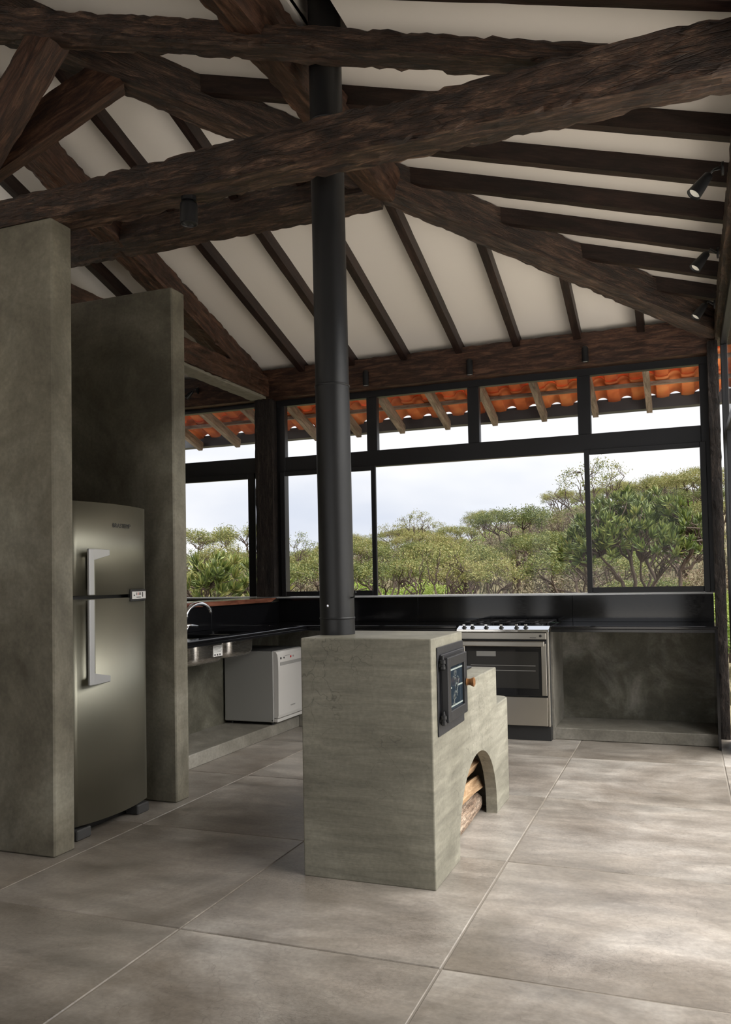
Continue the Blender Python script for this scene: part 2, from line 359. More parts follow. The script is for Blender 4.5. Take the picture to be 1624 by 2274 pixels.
def hewn_mesh(name, p0, p1, w0, h0, w1=None, h1=None, up=(0, 0, 1), amp=.010, seed=0, step=.036, chip=.012):
    """an adze-cut timber from p0 to p1 (centres of its ends): uneven faces, worn and chipped arrises"""
    w1 = w0 if w1 is None else w1; h1 = h0 if h1 is None else h1
    p0 = Vector(p0); p1 = Vector(p1); d, s, u = frame_of(p1-p0, up); Ln = (p1-p0).length
    n = max(3, int(Ln/step)); fine = .024 if amp > .005 else .05; mw = max(3, int(max(w0, w1)/fine)); mh = max(3, int(max(h0, h1)/fine))
    sec = []
    for i in range(mw): sec.append((-1+2*i/mw, -1, 0, -1))
    for i in range(mh): sec.append((1, -1+2*i/mh, 1, 0))
    for i in range(mw): sec.append((1-2*i/mw, 1, 0, 1))
    for i in range(mh): sec.append((-1, 1-2*i/mh, -1, 0))
    K = len(sec); bm = bmesh.new(); uvl = bm.loops.layers.uv.new('UVMap'); rings = []; per = []
    acc = 0
    for k in range(K):
        per.append(acc); a = sec[k]; b = sec[(k+1) % K]; acc += math.hypot((b[0]-a[0])*w0/2, (b[1]-a[1])*h0/2)
    per.append(acc)
    so = Vector((seed*13.7, seed*7.3, seed*3.1))
    for i in range(n+1):
        t = i/n; c = p0+(p1-p0)*t; w = (w0+(w1-w0)*t)/2; h = (h0+(h1-h0)*t)/2; ring = []
        c = c + s*(noise.noise(so+Vector((t*Ln*.8, 0, 5)))*amp*.5) + u*(noise.noise(so+Vector((t*Ln*.8, 9, 5)))*amp*.5)
        for (a, b, na, nb) in sec:
            q = Vector((t*Ln*5.5, a*1.1+nb*3, b*1.1+na*3))+so
            gq = Vector((t*Ln*2.2, a*w*34+nb*7, b*h*34+na*7))+so; dsp = amp*.5*noise.noise(q)+amp*.6*noise.noise(q*3.1)+amp*.65*noise.noise(gq)*(.4+max(0, noise.noise(q*.6+Vector((3, 3, 3))))*2)
            cx = a*w; cy = b*h
            nx, ny = na, nb
            if abs(a) == 1 and abs(b) == 1:
                nx, ny = a*.7, b*.7; dsp -= chip*max(0, noise.noise(q*3.0))*1.9
            ring.append(bm.verts.new(c+s*(cx+nx*dsp)+u*(cy+ny*dsp)))
        rings.append(ring)
    for i in range(n):
        for k in range(K):
            f = bm.faces.new((rings[i][k], rings[i][(k+1) % K], rings[i+1][(k+1) % K], rings[i+1][k])); f.smooth = False
            a0, a1 = i/n*Ln+seed*1.7, (i+1)/n*Ln+seed*1.7
            for l, q in zip(f.loops, ((a0, per[k]), (a0, per[k+1]), (a1, per[k+1]), (a1, per[k]))): l[uvl].uv = q
    for r in (rings[0][::-1], rings[-1]):
        f = bm.faces.new(r)
        for l in f.loops: l[uvl].uv = ((l.vert.co-p0).dot(s), (l.vert.co-p0).dot(u))
    bmesh.ops.recalc_face_normals(bm, faces=bm.faces)
    return bm_mesh(bm, name)
def hewn(name, p0, p1, w0, h0, mat, label=None, cat='beam', parent=None, group=None, **kw):
    me = hewn_mesh(name, p0, p1, w0, h0, **kw)
    o = link(name, me, mat, parent, None if parent else p0)
    if label: tag(o, label, cat, group)
    return o
def text_mesh(name, txt, size, origin, xdir, zdir, mat, parent, depth=.0008):
    cu = bpy.data.curves.new(name, 'FONT'); cu.body = txt; cu.size = size; cu.extrude = depth; cu.align_x = 'CENTER'; cu.align_y = 'CENTER'; cu.resolution_u = 3
    tmp = bpy.data.objects.new('tmp_text', cu); COL.objects.link(tmp)
    dg = bpy.context.evaluated_depsgraph_get(); me = bpy.data.meshes.new_from_object(tmp.evaluated_get(dg))
    bpy.data.objects.remove(tmp, do_unlink=True); bpy.data.curves.remove(cu)
    xd = Vector(xdir).normalized(); zd = Vector(zdir).normalized(); nd = xd.cross(zd); o = Vector(origin)
    me.transform(Matrix(((xd.x, zd.x, nd.x, o.x), (xd.y, zd.y, nd.y, o.y), (xd.z, zd.z, nd.z, o.z), (0, 0, 0, 1))))
    return link(name, me, mat, parent)
def copy_tree(o, parent=None):
    c = o.copy(); COL.objects.link(c); c.parent = parent
    for ch in [q for q in o.children]: copy_tree(ch, c)
    return c

def apply_bool(o, cutters):
    for c in cutters:
        md = o.modifiers.new('cut', 'BOOLEAN'); md.operation = 'DIFFERENCE'; md.object = c; md.solver = 'EXACT'
    bpy.context.view_layer.update(); dg = bpy.context.evaluated_depsgraph_get()
    me = bpy.data.meshes.new_from_object(o.evaluated_get(dg)); o.modifiers.clear(); old = o.data; o.data = me
    for c in cutters:
        m = c.data; bpy.data.objects.remove(c, do_unlink=True); bpy.data.meshes.remove(m)

# ------------------------------------------------------------------ key dimensions
T = .305; Z0 = 3.43; Y0 = 3.87; XR = 1.395         # roof pitch; ceiling height at the wall lines
def cz_win(y): return Z0+T*(Y0-y)
def cz_right(x): return Z0+T*(XR-x)
YT = -.06; XK = XR-(Y0-YT); ZK = Z0+T*(Y0-YT)       # truss plane, ridge end
YW = 3.945
YBACK = -5.2

# ------------------------------------------------------------------ floor
fl = box('floor', -4.6, 2.2, -5.2, 4.0, -.12, -.003, M['joint'], bev=0, origin=(0, 0, 0)); tag(fl, 'mortar bed showing as pale joints between the cement floor slabs', kind='structure')
XL = [-4.6, -3.75, -2.78, -1.805, -.824, .208, 1.232, 2.2]; YL = [-5.2, -4.05, -2.93, -1.80, -.666, .461, 1.646, 2.80, 3.99]
rnd = random.Random(4)
for i in range(len(XL)-1):
    for j in range(len(YL)-1):
        g = .0032; dz = rnd.uniform(-.0012, .0012)
        box('slab', XL[i]+g, XL[i+1]-g, YL[j]+g, YL[j+1]-g, -.06, 0+dz, M['floorcem'], fl, bev=.003)

# ------------------------------------------------------------------ walls
def wall(name, x0, x1, y0, y1, z0, z1, mat, label, bev=.008):
    return tag(box(name, x0, x1, y0, y1, z0, z1, mat, bev=bev), label, kind='structure')
wall('wall_left', -4.6, -1.868, -.158, -.012, 0, 3.15, M['wallcem'], 'green-grey cement wall end left of the refrigerator')
wall('wall_niche', -4.6, -1.868, .882, 1.021, 0, 3.135, M['wallcem'], 'green-grey cement wall between the refrigerator and the sink counter')
wall('wall_niche_rear', -2.95, -2.83, -.012, .882, 0, 3.10, M['wallcem'], 'cement wall behind the refrigerator')
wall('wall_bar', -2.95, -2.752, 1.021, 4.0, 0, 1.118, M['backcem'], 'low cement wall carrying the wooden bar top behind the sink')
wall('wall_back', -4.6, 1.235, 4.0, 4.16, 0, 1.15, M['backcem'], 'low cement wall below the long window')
wall('wall_far_left', -4.72, -4.6, -5.2, 4.16, 0, 3.2, M['wallcem'], 'cement wall at the far left')
def wall_behind():
    bm = bmesh.new()
    for x0, x1, z0, z1 in ((-4.72, -4.2, 0, 4.6), (-4.2, -2.2, 0, .35), (-4.2, -2.2, 2.8, 4.6), (-2.2, -1.8, 0, 4.6), (-1.8, .95, 2.9, 4.6), (.95, 1.335, 0, 4.3)): bm_box(bm, x0, x1, -5.35, -5.2, z0, z1)  # openings widened to let fill light in from behind
    tag(link('wall_behind', bm_mesh(bm, 'wall_behind'), M['wallcem']), 'cement wall behind the viewer, its openings widened for fill light', kind='structure')
    tag(box('yard', -9, 7.5, -16, -5.36, -.14, -.02, M['bounce_terrace'], bev=.01), 'pale yard added behind the house to block sky light from below', kind='structure')  # unseen ground added to block sky light from below the horizon
wall_behind()
wall('trim_1', -2.752, -2.286, 1.021, 4.0, 0, .10, M['plinthcem'], 'low cement plinth under the sink counter', .006)
wall('trim_2', .0, 1.225, 3.462, 4.0, 0, .095, M['plinthcem'], 'low cement plinth under the right-hand counter', .006)
wall('trim_3', -2.286, -.79, 3.462, 4.0, 0, .10, M['plinthcem'], 'low cement plinth behind the masonry stove', .006)
wall('wall_partition', -.022, .004, 3.44, 4.0, 0, .868, M['plinthcem'], 'thin cement partition right of the gas range', .003)
wall('wall_partition_left', -.80, -.775, 3.44, 4.0, 0, .868, M['plinthcem'], 'thin cement partition left of the gas range', .003)

# ------------------------------------------------------------------ ceiling with its rafters
def ceiling():
    bm = bmesh.new(); th = .05
    xl = 2*XK-XR                                  # mirrored left wall line
    def poly(pts):
        lo = [bm.verts.new(p) for p in pts]; hi = [bm.verts.new((p[0], p[1], p[2]+th)) for p in pts]; n = len(pts)
        bm.faces.new(lo); bm.faces.new(hi[::-1])
        for i in range(n): bm.faces.new((lo[i], hi[i], hi[(i+1) % n], lo[(i+1) % n]))
    ya = 3.97; xo = 1.62
    poly([(xl, ya, cz_win(ya)), (XR-(Y0-ya), ya, cz_win(ya)), (XK, YT, ZK)])
    hx0, hx1, hy0, hy1 = -.655, -.425, -.02, .40      # opening round the flue
    hp = lambda y: XR-(Y0-y)
    for q in ([(hp(ya), ya), (xo, ya), (xo, hy1), (hp(hy1), hy1)], [(hp(hy1), hy1), (hx0, hy1), (hx0, hy0), (hp(hy0), hy0)], [(hx1, hy1), (xo, hy1), (xo, hy0), (hx1, hy0)], [(hp(hy0), hy0), (xo, hy0), (xo, YBACK), (XK, YBACK), (XK, YT)]):
        poly([(x, y, cz_right(x)) for x, y in q])
    poly([(XK, YT, ZK), (XK, YBACK, ZK), (xl, YBACK, Z0), (xl, ya, Z0-.03)])
    bmesh.ops.recalc_face_normals(bm, faces=bm.faces)
    c = link('ceiling', bm_mesh(bm, 'ceiling'), M['white'])
    for q in ((hx0-.02, hx0, hy0-.02, hy1+.02), (hx1, hx1+.02, hy0-.02, hy1+.02), (hx0, hx1, hy0-.02, hy0), (hx0, hx1, hy1, hy1+.02)): box('flue_opening_board', q[0], q[1], q[2], q[3], cz_right((q[0]+q[1])/2)+.02, 4.62, M['white'], c, bev=0)
    box('flue_opening_board', hx0-.02, hx1+.02, hy0-.02, hy1+.02, 4.62, 4.64, M['white'], c, bev=0); tag(c, 'white painted ceiling boards on the sloping roof', kind='structure')
    rw, rd = .062, .105
    def raf(x0, y0, z0, x1, y1, z1, sd):
        hewn('rafter', (x0, y0, z0), (x1, y1, z1), rw, rd, M['rafter'], parent=c, amp=.0018, chip=.002, seed=sd, step=.12)
    for k in range(14):                                # slope above the long window
        xr = .77-.5185*k if k < 13 else 0
        if k == 13: xr = 1.2
        x = xr-rw/2; s = XR-x if x > XK else x-xl
        yt = Y0-s+.05
        if yt > 3.75: continue
        y1 = max(yt, YT)
        raf(x, 3.93, cz_win(3.93)-rd/2-.001, x, y1, cz_win(y1)-rd/2-.001, k)
    for k in range(17):                                # slope on the right
        y = 3.24+.027-.493*k
        xt = XR-(Y0-y)+.05
        x1 = max(xt, XK+.02)
        raf(1.33, y, cz_right(1.33)-rd/2-.001, x1, y, cz_right(x1)-rd/2-.001, 30+k)
    # dark boards closing the eaves between ceiling and wall plates
    box('eaves_board', -6.0, 1.36, 3.945, 3.965, 3.33, 3.41, M['rafter'], c, bev=0)
    box('eaves_board', 1.365, 1.385, YBACK, 3.94, 3.30, 3.445, M['rafter'], c, bev=0)
    return c
ceil = ceiling()

# ------------------------------------------------------------------ big timbers
hewn('tie_beam', (-2.75, -.062, 3.215), (1.42, -.062, 3.272), .19, .13, M['hewn'], 'long rough-hewn tie beam crossing in front of the flue, resting on the left wall end', w1=.165, h1=.212, amp=.012, seed=1, chip=.018)
sl = Vector((1, 0, -T)).normalized()
a0 = Vector((XK-.05, -.062, ZK-.27)); a1 = Vector((.86, -.062, 3.328))
def princ_a(x): return 4.305-.1-.303*(x+2.135)
hewn('principal_rafter', (XK-.02, -.062, princ_a(XK-.02)+.035), (1.10, -.050, princ_a(1.10)+.030), .15, .125, M['hewn'], 'upper rough-hewn sloping beam rising left from the tie beam across the top', h1=.070, amp=.012, seed=2, chip=.016)
hewn('hip_rafter', (1.34, 3.815, cz_right(1.34)-.11-.03), (XK+.03, YT+.03, cz_right(XK+.03)-.125), .175, .215, M['hewn'], 'long diagonal hip rafter rising from the right window corner to the ridge', amp=.009, seed=3, chip=.012)
upw = (0, T, 1); upr = (T, 0, 1)
hewn('purlin', (-6.1, 1.72, 3.918), (-.80, 1.72, 3.918), .20, .20, M['hewn'], 'horizontal hewn purlin under the rafters behind the flue', up=upw, amp=.010, seed=4, chip=.012)
hewn('purlin', (-.757, 1.70, 3.915), (-.757, -5.0, 3.915), .185, .20, M['brace'], 'hewn purlin running back over the flue under the right-hand rafters', up=upr, amp=.008, seed=5, chip=.010)
hewn('principal_rafter', (-2.88, 3.86, cz_win(3.86)-.13-.03), (-2.88, 0.1, cz_win(.1)-.13-.03), .17, .215, M['brace'], 'sloping principal rafter rising from the corner post above the refrigerator wall', amp=.009, seed=6, chip=.012)
hewn('wall_plate', (-6.0, 3.912, 3.248), (1.30, 3.912, 3.248), .165, .285, M['brace'], 'straight brown wall plate above the long window', amp=.004, seed=7, chip=.005)
LPLATE = hewn('wall_plate', (-2.835, 3.84, 3.225), (-2.835, .90, 3.225), .20, .20, M['brace'], 'wall plate with mortar stuck underneath running from the corner post to the refrigerator wall', amp=.007, seed=8, chip=.008)
hewn('wall_plate', (1.395, 3.99, 3.27), (1.335, -5.0, 3.27), .19, .16, M['hewn'], 'cracked wall plate along the right side carrying three spotlights', amp=.008, seed=9, chip=.012)
hewn('strut', (-2.58, -.02, 3.50), (-1.925, -.02, 4.245), .145, .15, M['brace'], 'steep reddish strut under the upper sloping beam at top left', up=(1, 0, .4), amp=.003, seed=10, chip=.004)
hewn('strut', (-2.63, .075, 3.615), (-1.985, .49, 4.262), .115, .19, M['brace'], 'reddish strut rising to the hip rafter at upper left', amp=.003, seed=11, chip=.004)
hewn('king_post', (XK, -.06, 3.30), (XK, -.06, 4.58), .17, .17, M['hewn'], 'king post of the roof truss beside the two struts', amp=.008, seed=12)
hewn('ridge_beam', (XK, -.02, ZK-.13), (XK, YBACK+.1, ZK-.13), .16, .2, M['hewn'], 'ridge beam running back from the king post', amp=.008, seed=13)
# mortar crust under the left plate
def crust():
    me = hewn_mesh('mortar_crust', (-2.835, 3.80, 3.113), (-2.835, 1.02, 3.113), .165, .028, amp=.010, seed=21, step=.03, chip=.006)
    link('mortar_crust', me, M['mortarbeam'], LPLATE)
crust()
# posts
def post(x0, x1, y0, y1, z1, mat, label, seed, z0=0):
    hewn('corner_post', ((x0+x1)/2, (y0+y1)/2, z0), ((x0+x1)/2, (y0+y1)/2, z1), x1-x0, y1-y0, mat, label, 'post', up=(0, 1, 0), amp=.006, seed=seed, chip=.006)
post(-2.905, -2.715, 3.845, 4.02, 3.105, M['post'], 'dark squared corner post between the left and long windows', 31, 1.168)
post(1.241, 1.322, 3.80, 3.935, 3.19, M['post'], 'blackened rough post at the right end of the counter', 32)

# ------------------------------------------------------------------ windows
def bar(name, x0, x1, y0, y1, z0, z1, parent): return box(name, x0, x1, y0, y1, z0, z1, M['frame'], parent, bev=.003)
def window_main():
    w = empty('window_1', (-.7, YW, 1.165), 'long black-framed window over the counter', kind='structure')
    ya, yb = 3.945, 4.015
    xu = [(-2.625, -1.760), (-1.658, -.779), (-.674, .195), (.304, 1.178)]
    bar('frame_head', -2.715, 1.30, ya, yb, 3.044, 3.112, w)
    bar('frame_jamb', -2.715, -2.625, ya, yb, 1.165, 3.044, w); bar('frame_jamb', 1.178, 1.30, ya, yb, 1.165, 3.044, w)
    bar('transom', -2.625, 1.178, ya, yb, 2.385, 2.537, w)
    for i in range(3): bar('mullion', xu[i][1], xu[i+1][0], ya, yb, 2.537, 3.044, w)
    for a, b in xu: box('pane', a+.001, b-.001, 3.982, 3.986, 2.5375, 3.0435, M['glass'], w, bev=0)
    # fixed centre light, two sashes
    box('pane', -1.68, .245, 3.982, 3.986, 1.168, 2.3845, M['glass'], w, bev=0)
    def sash(x0, x1, z0, z1, sl, sr, y0=3.918, y1=3.943):
        s = bar('sash', x0, x0+sl, y0, y1, z0, z1, w)
        bar('stile', x1-sr, x1, y0, y1, z0, z1, s); bar('rail', x0+sl, x1-sr, y0, y1, z1-.045, z1, s); bar('rail', x0+sl, x1-sr, y0, y1, z0, z0+.048, s)
        box('pane', x0+sl, x1-sr, (y0+y1)/2-.002, (y0+y1)/2+.002, z0+.048, z1-.045, M['glass'], s, bev=0)
    sash(-2.672, -1.672, 1.168, 2.392, .050, .046); sash(.240, 1.212, 1.168, 2.398, .043, .048)
    return w
window_main()
def window_left():
    w = empty('window_2', (-3.75, YW, 1.165), 'black-framed window left of the corner post', kind='structure')
    ya, yb = 3.945, 4.015
    bar('frame_head', -4.6, -2.90, ya, yb, 3.062, 3.112, w); bar('transom', -4.6, -2.90, ya, yb, 2.352, 2.555, w)
    bar('frame_jamb', -2.945, -2.90, ya, yb, 2.555, 3.062, w); bar('frame_jamb', -2.925, -2.90, ya, yb, 1.165, 2.352, w); bar('frame_jamb', -4.6, -4.55, ya, yb, 1.165, 3.062, w)
    box('pane', -4.55, -2.946, 3.982, 3.986, 2.556, 3.061, M['glass'], w, bev=0)
    s = bar('sash', -3.03, -2.955, 3.918, 3.943, 1.168, 2.40, w)
    bar('rail', -4.0, -3.03, 3.918, 3.943, 2.345, 2.40, s)
    bar('stile', -4.06, -4.0, 3.918, 3.943, 1.168, 2.40, s)
    box('pane', -4.0, -3.03, 3.929, 3.933, 1.168, 2.345, M['glass'], s, bev=0)
    box('pane', -4.55, -4.06, 3.982, 3.986, 1.168, 2.351, M['glass'], w, bev=0)
window_left()
wall('trim_4', -2.95, 1.232, 3.925, 4.17, 1.150, 1.166, M['sillstone'], 'thin stone sill under the long window, sheen painted into its pale colour', .002)
wall('trim_5', -4.6, -2.952, 3.925, 4.17, 1.150, 1.166, M['sillstone'], 'thin stone sill under the left window, sheen painted into its pale colour', .002)
def door_right():
    d = empty('door_1', (1.36, 1.5, 0), 'black-framed glass sliding doors along the right side', kind='structure')
    x0, x1 = 1.335, 1.385; ya = -1.20
    box('frame_head', x0, x1, ya, 3.73, 3.12, 3.19, M['frame'], d)
    box('frame_sill', x0, x1, ya, 3.73, 0, .012, M['frame'], d)
    box('frame_jamb', x0, x1, 3.18, 3.67, .012, 2.36, M['frame'], d)
    for y in (3.70, 2.04, .38, ya+.03): box('frame_stile', x0, x1, y-.03, y+.03, .012, 3.12, M['frame'], d)
    for a, b in ((2.07, 3.67), (.41, 2.01), (ya+.06, .35)):
        box('rail', x0+.005, x1-.005, a, b, 2.36, 2.42, M['frame'], d)
        box('pane', 1.358, 1.362, a, b, 2.42, 3.12, M['glass'], d, bev=0)
        box('pane', 1.358, 1.362, a, min(b, 3.18), .012, 2.36, M['glass'], d, bev=0)
    wall('wall_right', 1.335, 1.47, -5.35, ya, 0, 3.19, M['wallcem'], 'cement wall on the right beside the viewer')
door_right()

# ------------------------------------------------------------------ counters
def slab_with_holes(name, x0, x1, y0, y1, z0, z1, holes, mat, parent):
    """a slab in the XY plane with rounded rectangular holes"""
    bm = bmesh.new(); bm_box(bm, x0, x1, y0, y1, z0, z1, .006, 3); me = bm_mesh(bm, name)
    o = link(name, me, mat, parent)
    cut = []
    for (a, b, c, d) in holes:
        cb = bmesh.new(); R = .05; pts = []
        for cx, cy, st in ((b-R, d-R, 0), (a+R, d-R, 90), (a+R, c+R, 180), (b-R, c+R, 270)):
            for k in range(5):
                t = math.radians(st+90*k/4); pts.append((cx+R*math.cos(t), cy+R*math.sin(t)))
        lo = [cb.verts.new((p[0], p[1], z0-.1)) for p in pts]; hi = [cb.verts.new((p[0], p[1], z1+.1)) for p in pts]; n = len(pts)
        cb.faces.new(lo[::-1]); cb.faces.new(hi)
        for i in range(n): cb.faces.new((lo[i], lo[(i+1) % n], hi[(i+1) % n], hi[i]))
        cut.append(link('cutter', bm_mesh(cb, 'cutter'), None, parent))
    apply_bool(o, cut); return o
def counters():
    c = empty('sink_counter', (-2.45, 2.4, .868), 'L-shaped black granite worktop with the sink, running round the left corner', 'worktop')
    slab_with_holes('worktop_slab', -2.752, -2.138, 1.023, 3.344, .895, .92, [(-2.62, -2.255, 1.66, 2.09), (-2.62, -2.255, 2.135, 2.56)], M['granite'], c)
    box('worktop_slab', -2.7515, -.775, 3.345, 3.998, .895, .92, M['granite'], c, bev=.006, seg=3)
    box('front_edge', -2.160, -2.138, 1.023, 3.345, .875, .8945, M['granite_edge'], c, bev=.001)
    box('front_edge', -2.160, -.775, 3.345, 3.367, .875, .8945, M['granite_edge'], c, bev=.001)
    for y0, y1 in ((1.023, 2.72), (2.7225, 3.981)): box('splashback', -2.7515, -2.735, y0, y1, .9205, 1.116, M['granite'], c, bev=.001)
    for x0, x1 in ((-2.7345, -1.30), (-1.2975, .10)): box('splashback', x0, x1, 3.982, 3.9985, .9205, 1.149, M['granite'], c, bev=.001)
    for y in (2.45, 2.95): box('bracket', -2.70, -2.20, y-.02, y+.02, .873, .8945, M['blackmetal'], c, bev=.002)
    r = empty('right_counter', (.62, 3.7, 0), 'black granite worktop with a granite end panel right of the gas range', 'worktop')
    box('worktop_slab', .006, 1.2365, 3.345, 3.998, .895, .92, M['granite'], r, bev=.006, seg=3)
    box('front_edge', .006, 1.2155, 3.345, 3.365, .872, .8945, M['granite_edge'], r, bev=.001)
    box('end_panel', 1.216, 1.2365, 3.345, 3.998, .001, .8945, M['granite'], r, bev=.001)
    box('splashback', .1025, 1.234, 3.982, 3.9985, .9205, 1.149, M['granite'], r, bev=.001)
counters()
def bar_top():
    bm = bmesh.new()
    y0, y1 = 1.022, 3.96; x0, x1 = -3.05, -2.695; za, zb = 1.1185, 1.158
    v = [bm.verts.new(p) for p in ((x0, y0, za), (x1, y0, za), (x1, y1-.22, za), (x0, y1-.22, za), (x0, y0, zb), (x1, y0, zb), (x1, y1-.09, zb), (x0, y1-.09, zb))]
    for q in ((0, 3, 2, 1), (4, 5, 6, 7), (0, 1, 5, 4), (1, 2, 6, 5), (2, 3, 7, 6), (3, 0, 4, 7)): bm.faces.new([v[i] for i in q])
    bmesh.ops.bevel(bm, geom=list(bm.edges), offset=.003, segments=1, affect='EDGES'); box_uv(bm, 1)
    o = link('bar_top', bm_mesh(bm, 'bar_top'), M['sillwood'], None, (-2.87, 2.4, za)); tag(o, 'polished red-brown wooden bar top on the low wall behind the sink', 'bar top')
bar_top()

# ------------------------------------------------------------------ sink and tap
def sink():
    s = empty('double_sink', (-2.44, 2.11, .745), 'stainless steel double-bowl sink hung under the black worktop', 'sink')
    def bowl(x0, x1, y0, y1, zt, zb):
        bm = bmesh.new(); rings = []
        def ring(ins, z, R):
            pts = []
            a, b, c, d = x0+ins, x1-ins, y0+ins, y1-ins
            for cx, cy, st in ((b-R, d-R, 0), (a+R, d-R, 90), (a+R, c+R, 180), (b-R, c+R, 270)):
                for k in range(7):
                    t = math.radians(st+90*k/6); pts.append(bm.verts.new((cx+R*math.cos(t), cy+R*math.sin(t), z)))
            return pts
        th = .006
        for ins, z, R in ((-.012, zt, .09), (0, zt, .085), (0, zt-.005, .085), (.004, zb+.05, .085), (.014, zb+.02, .08), (.035, zb+.004, .06), (.06, zb, .05)): rings.append(ring(ins, z, R))
        inner = []
        for ins, z, R in ((.06+th, zb+th, .05), (.035+th, zb+th+.004, .06), (.014+th, zb+.024, .08), (.004+th, zb+.05, .085), (th, zt-.002, .085), (th, zt, .085)): inner.append(ring(ins, z, R))
        for rs in (rings, inner):
            for i in range(len(rs)-1):
                n = len(rs[i])
                for k in range(n):
                    f = bm.faces.new((rs[i][k], rs[i][(k+1) % n], rs[i+1][(k+1) % n], rs[i+1][k])); f.smooth = True
        bm.faces.new(rings[-1]); bm.faces.new(inner[0])
        n = len(rings[0])
        for k in range(n): bm.faces.new((rings[0][k], inner[-1][k], inner[-1][(k+1) % n], rings[0][(k+1) % n]))
        bmesh.ops.recalc_face_normals(bm, faces=bm.faces)
        return link('bowl', bm_mesh(bm, 'bowl'), M['sinksteel'], s)
    b = bowl(-2.645, -2.232, 1.64, 2.108, .8715, .722); bowl(-2.645, -2.232, 2.118, 2.575, .8715, .735)
    st = box('sticker', -2.2335, -2.2315, 1.915, 2.045, .772, .853, M['paper'], b, bev=0)
    for k in range(5): box('print', -2.2315, -2.231, 1.925, 2.035-.01*(k % 3), .840-.009*k, .8435-.009*k, M['greybody'], b, bev=0)
    for k in range(3): box('print', -2.2315, -2.231, 1.928+.035*k, 1.946+.035*k, .778, .790, M['ink'], b, bev=0)
sink()
def faucet():
    f = empty('kitchen_faucet', (-2.655, 2.16, .92), 'chrome gooseneck faucet with a lever on the sink counter', 'faucet')
    x = -2.655
    lathe('base', (x, 2.175, .9205), (0, 0, 1), [(0, .028), (.006, .028), (.012, .020), (.075, .020), (.085, .014), (.10, .012)], M['chrome'], f, 20)
    pts = []
    for k in range(19):
        t = PI*(1.0-.95*k/18); pts.append((x+.02+.02*k/18, 2.345+.165*math.cos(t), 1.055+.095*math.sin(t)))
    pts = [(x, 2.175, 1.00)]+pts
    tube('spout', pts, .0165, M['chrome'], f, 14)
    tube('lever', [(x+.005, 2.19, .985), (x+.02, 2.235, .985), (x+.035, 2.32, .972)], [.013, .011, .010], M['chrome'], f, 10)
    tube('lever_stem', [(x+.012, 2.178, .925), (x+.02, 2.20, .98)], [.011, .012], M['chrome'], f, 10)
faucet()

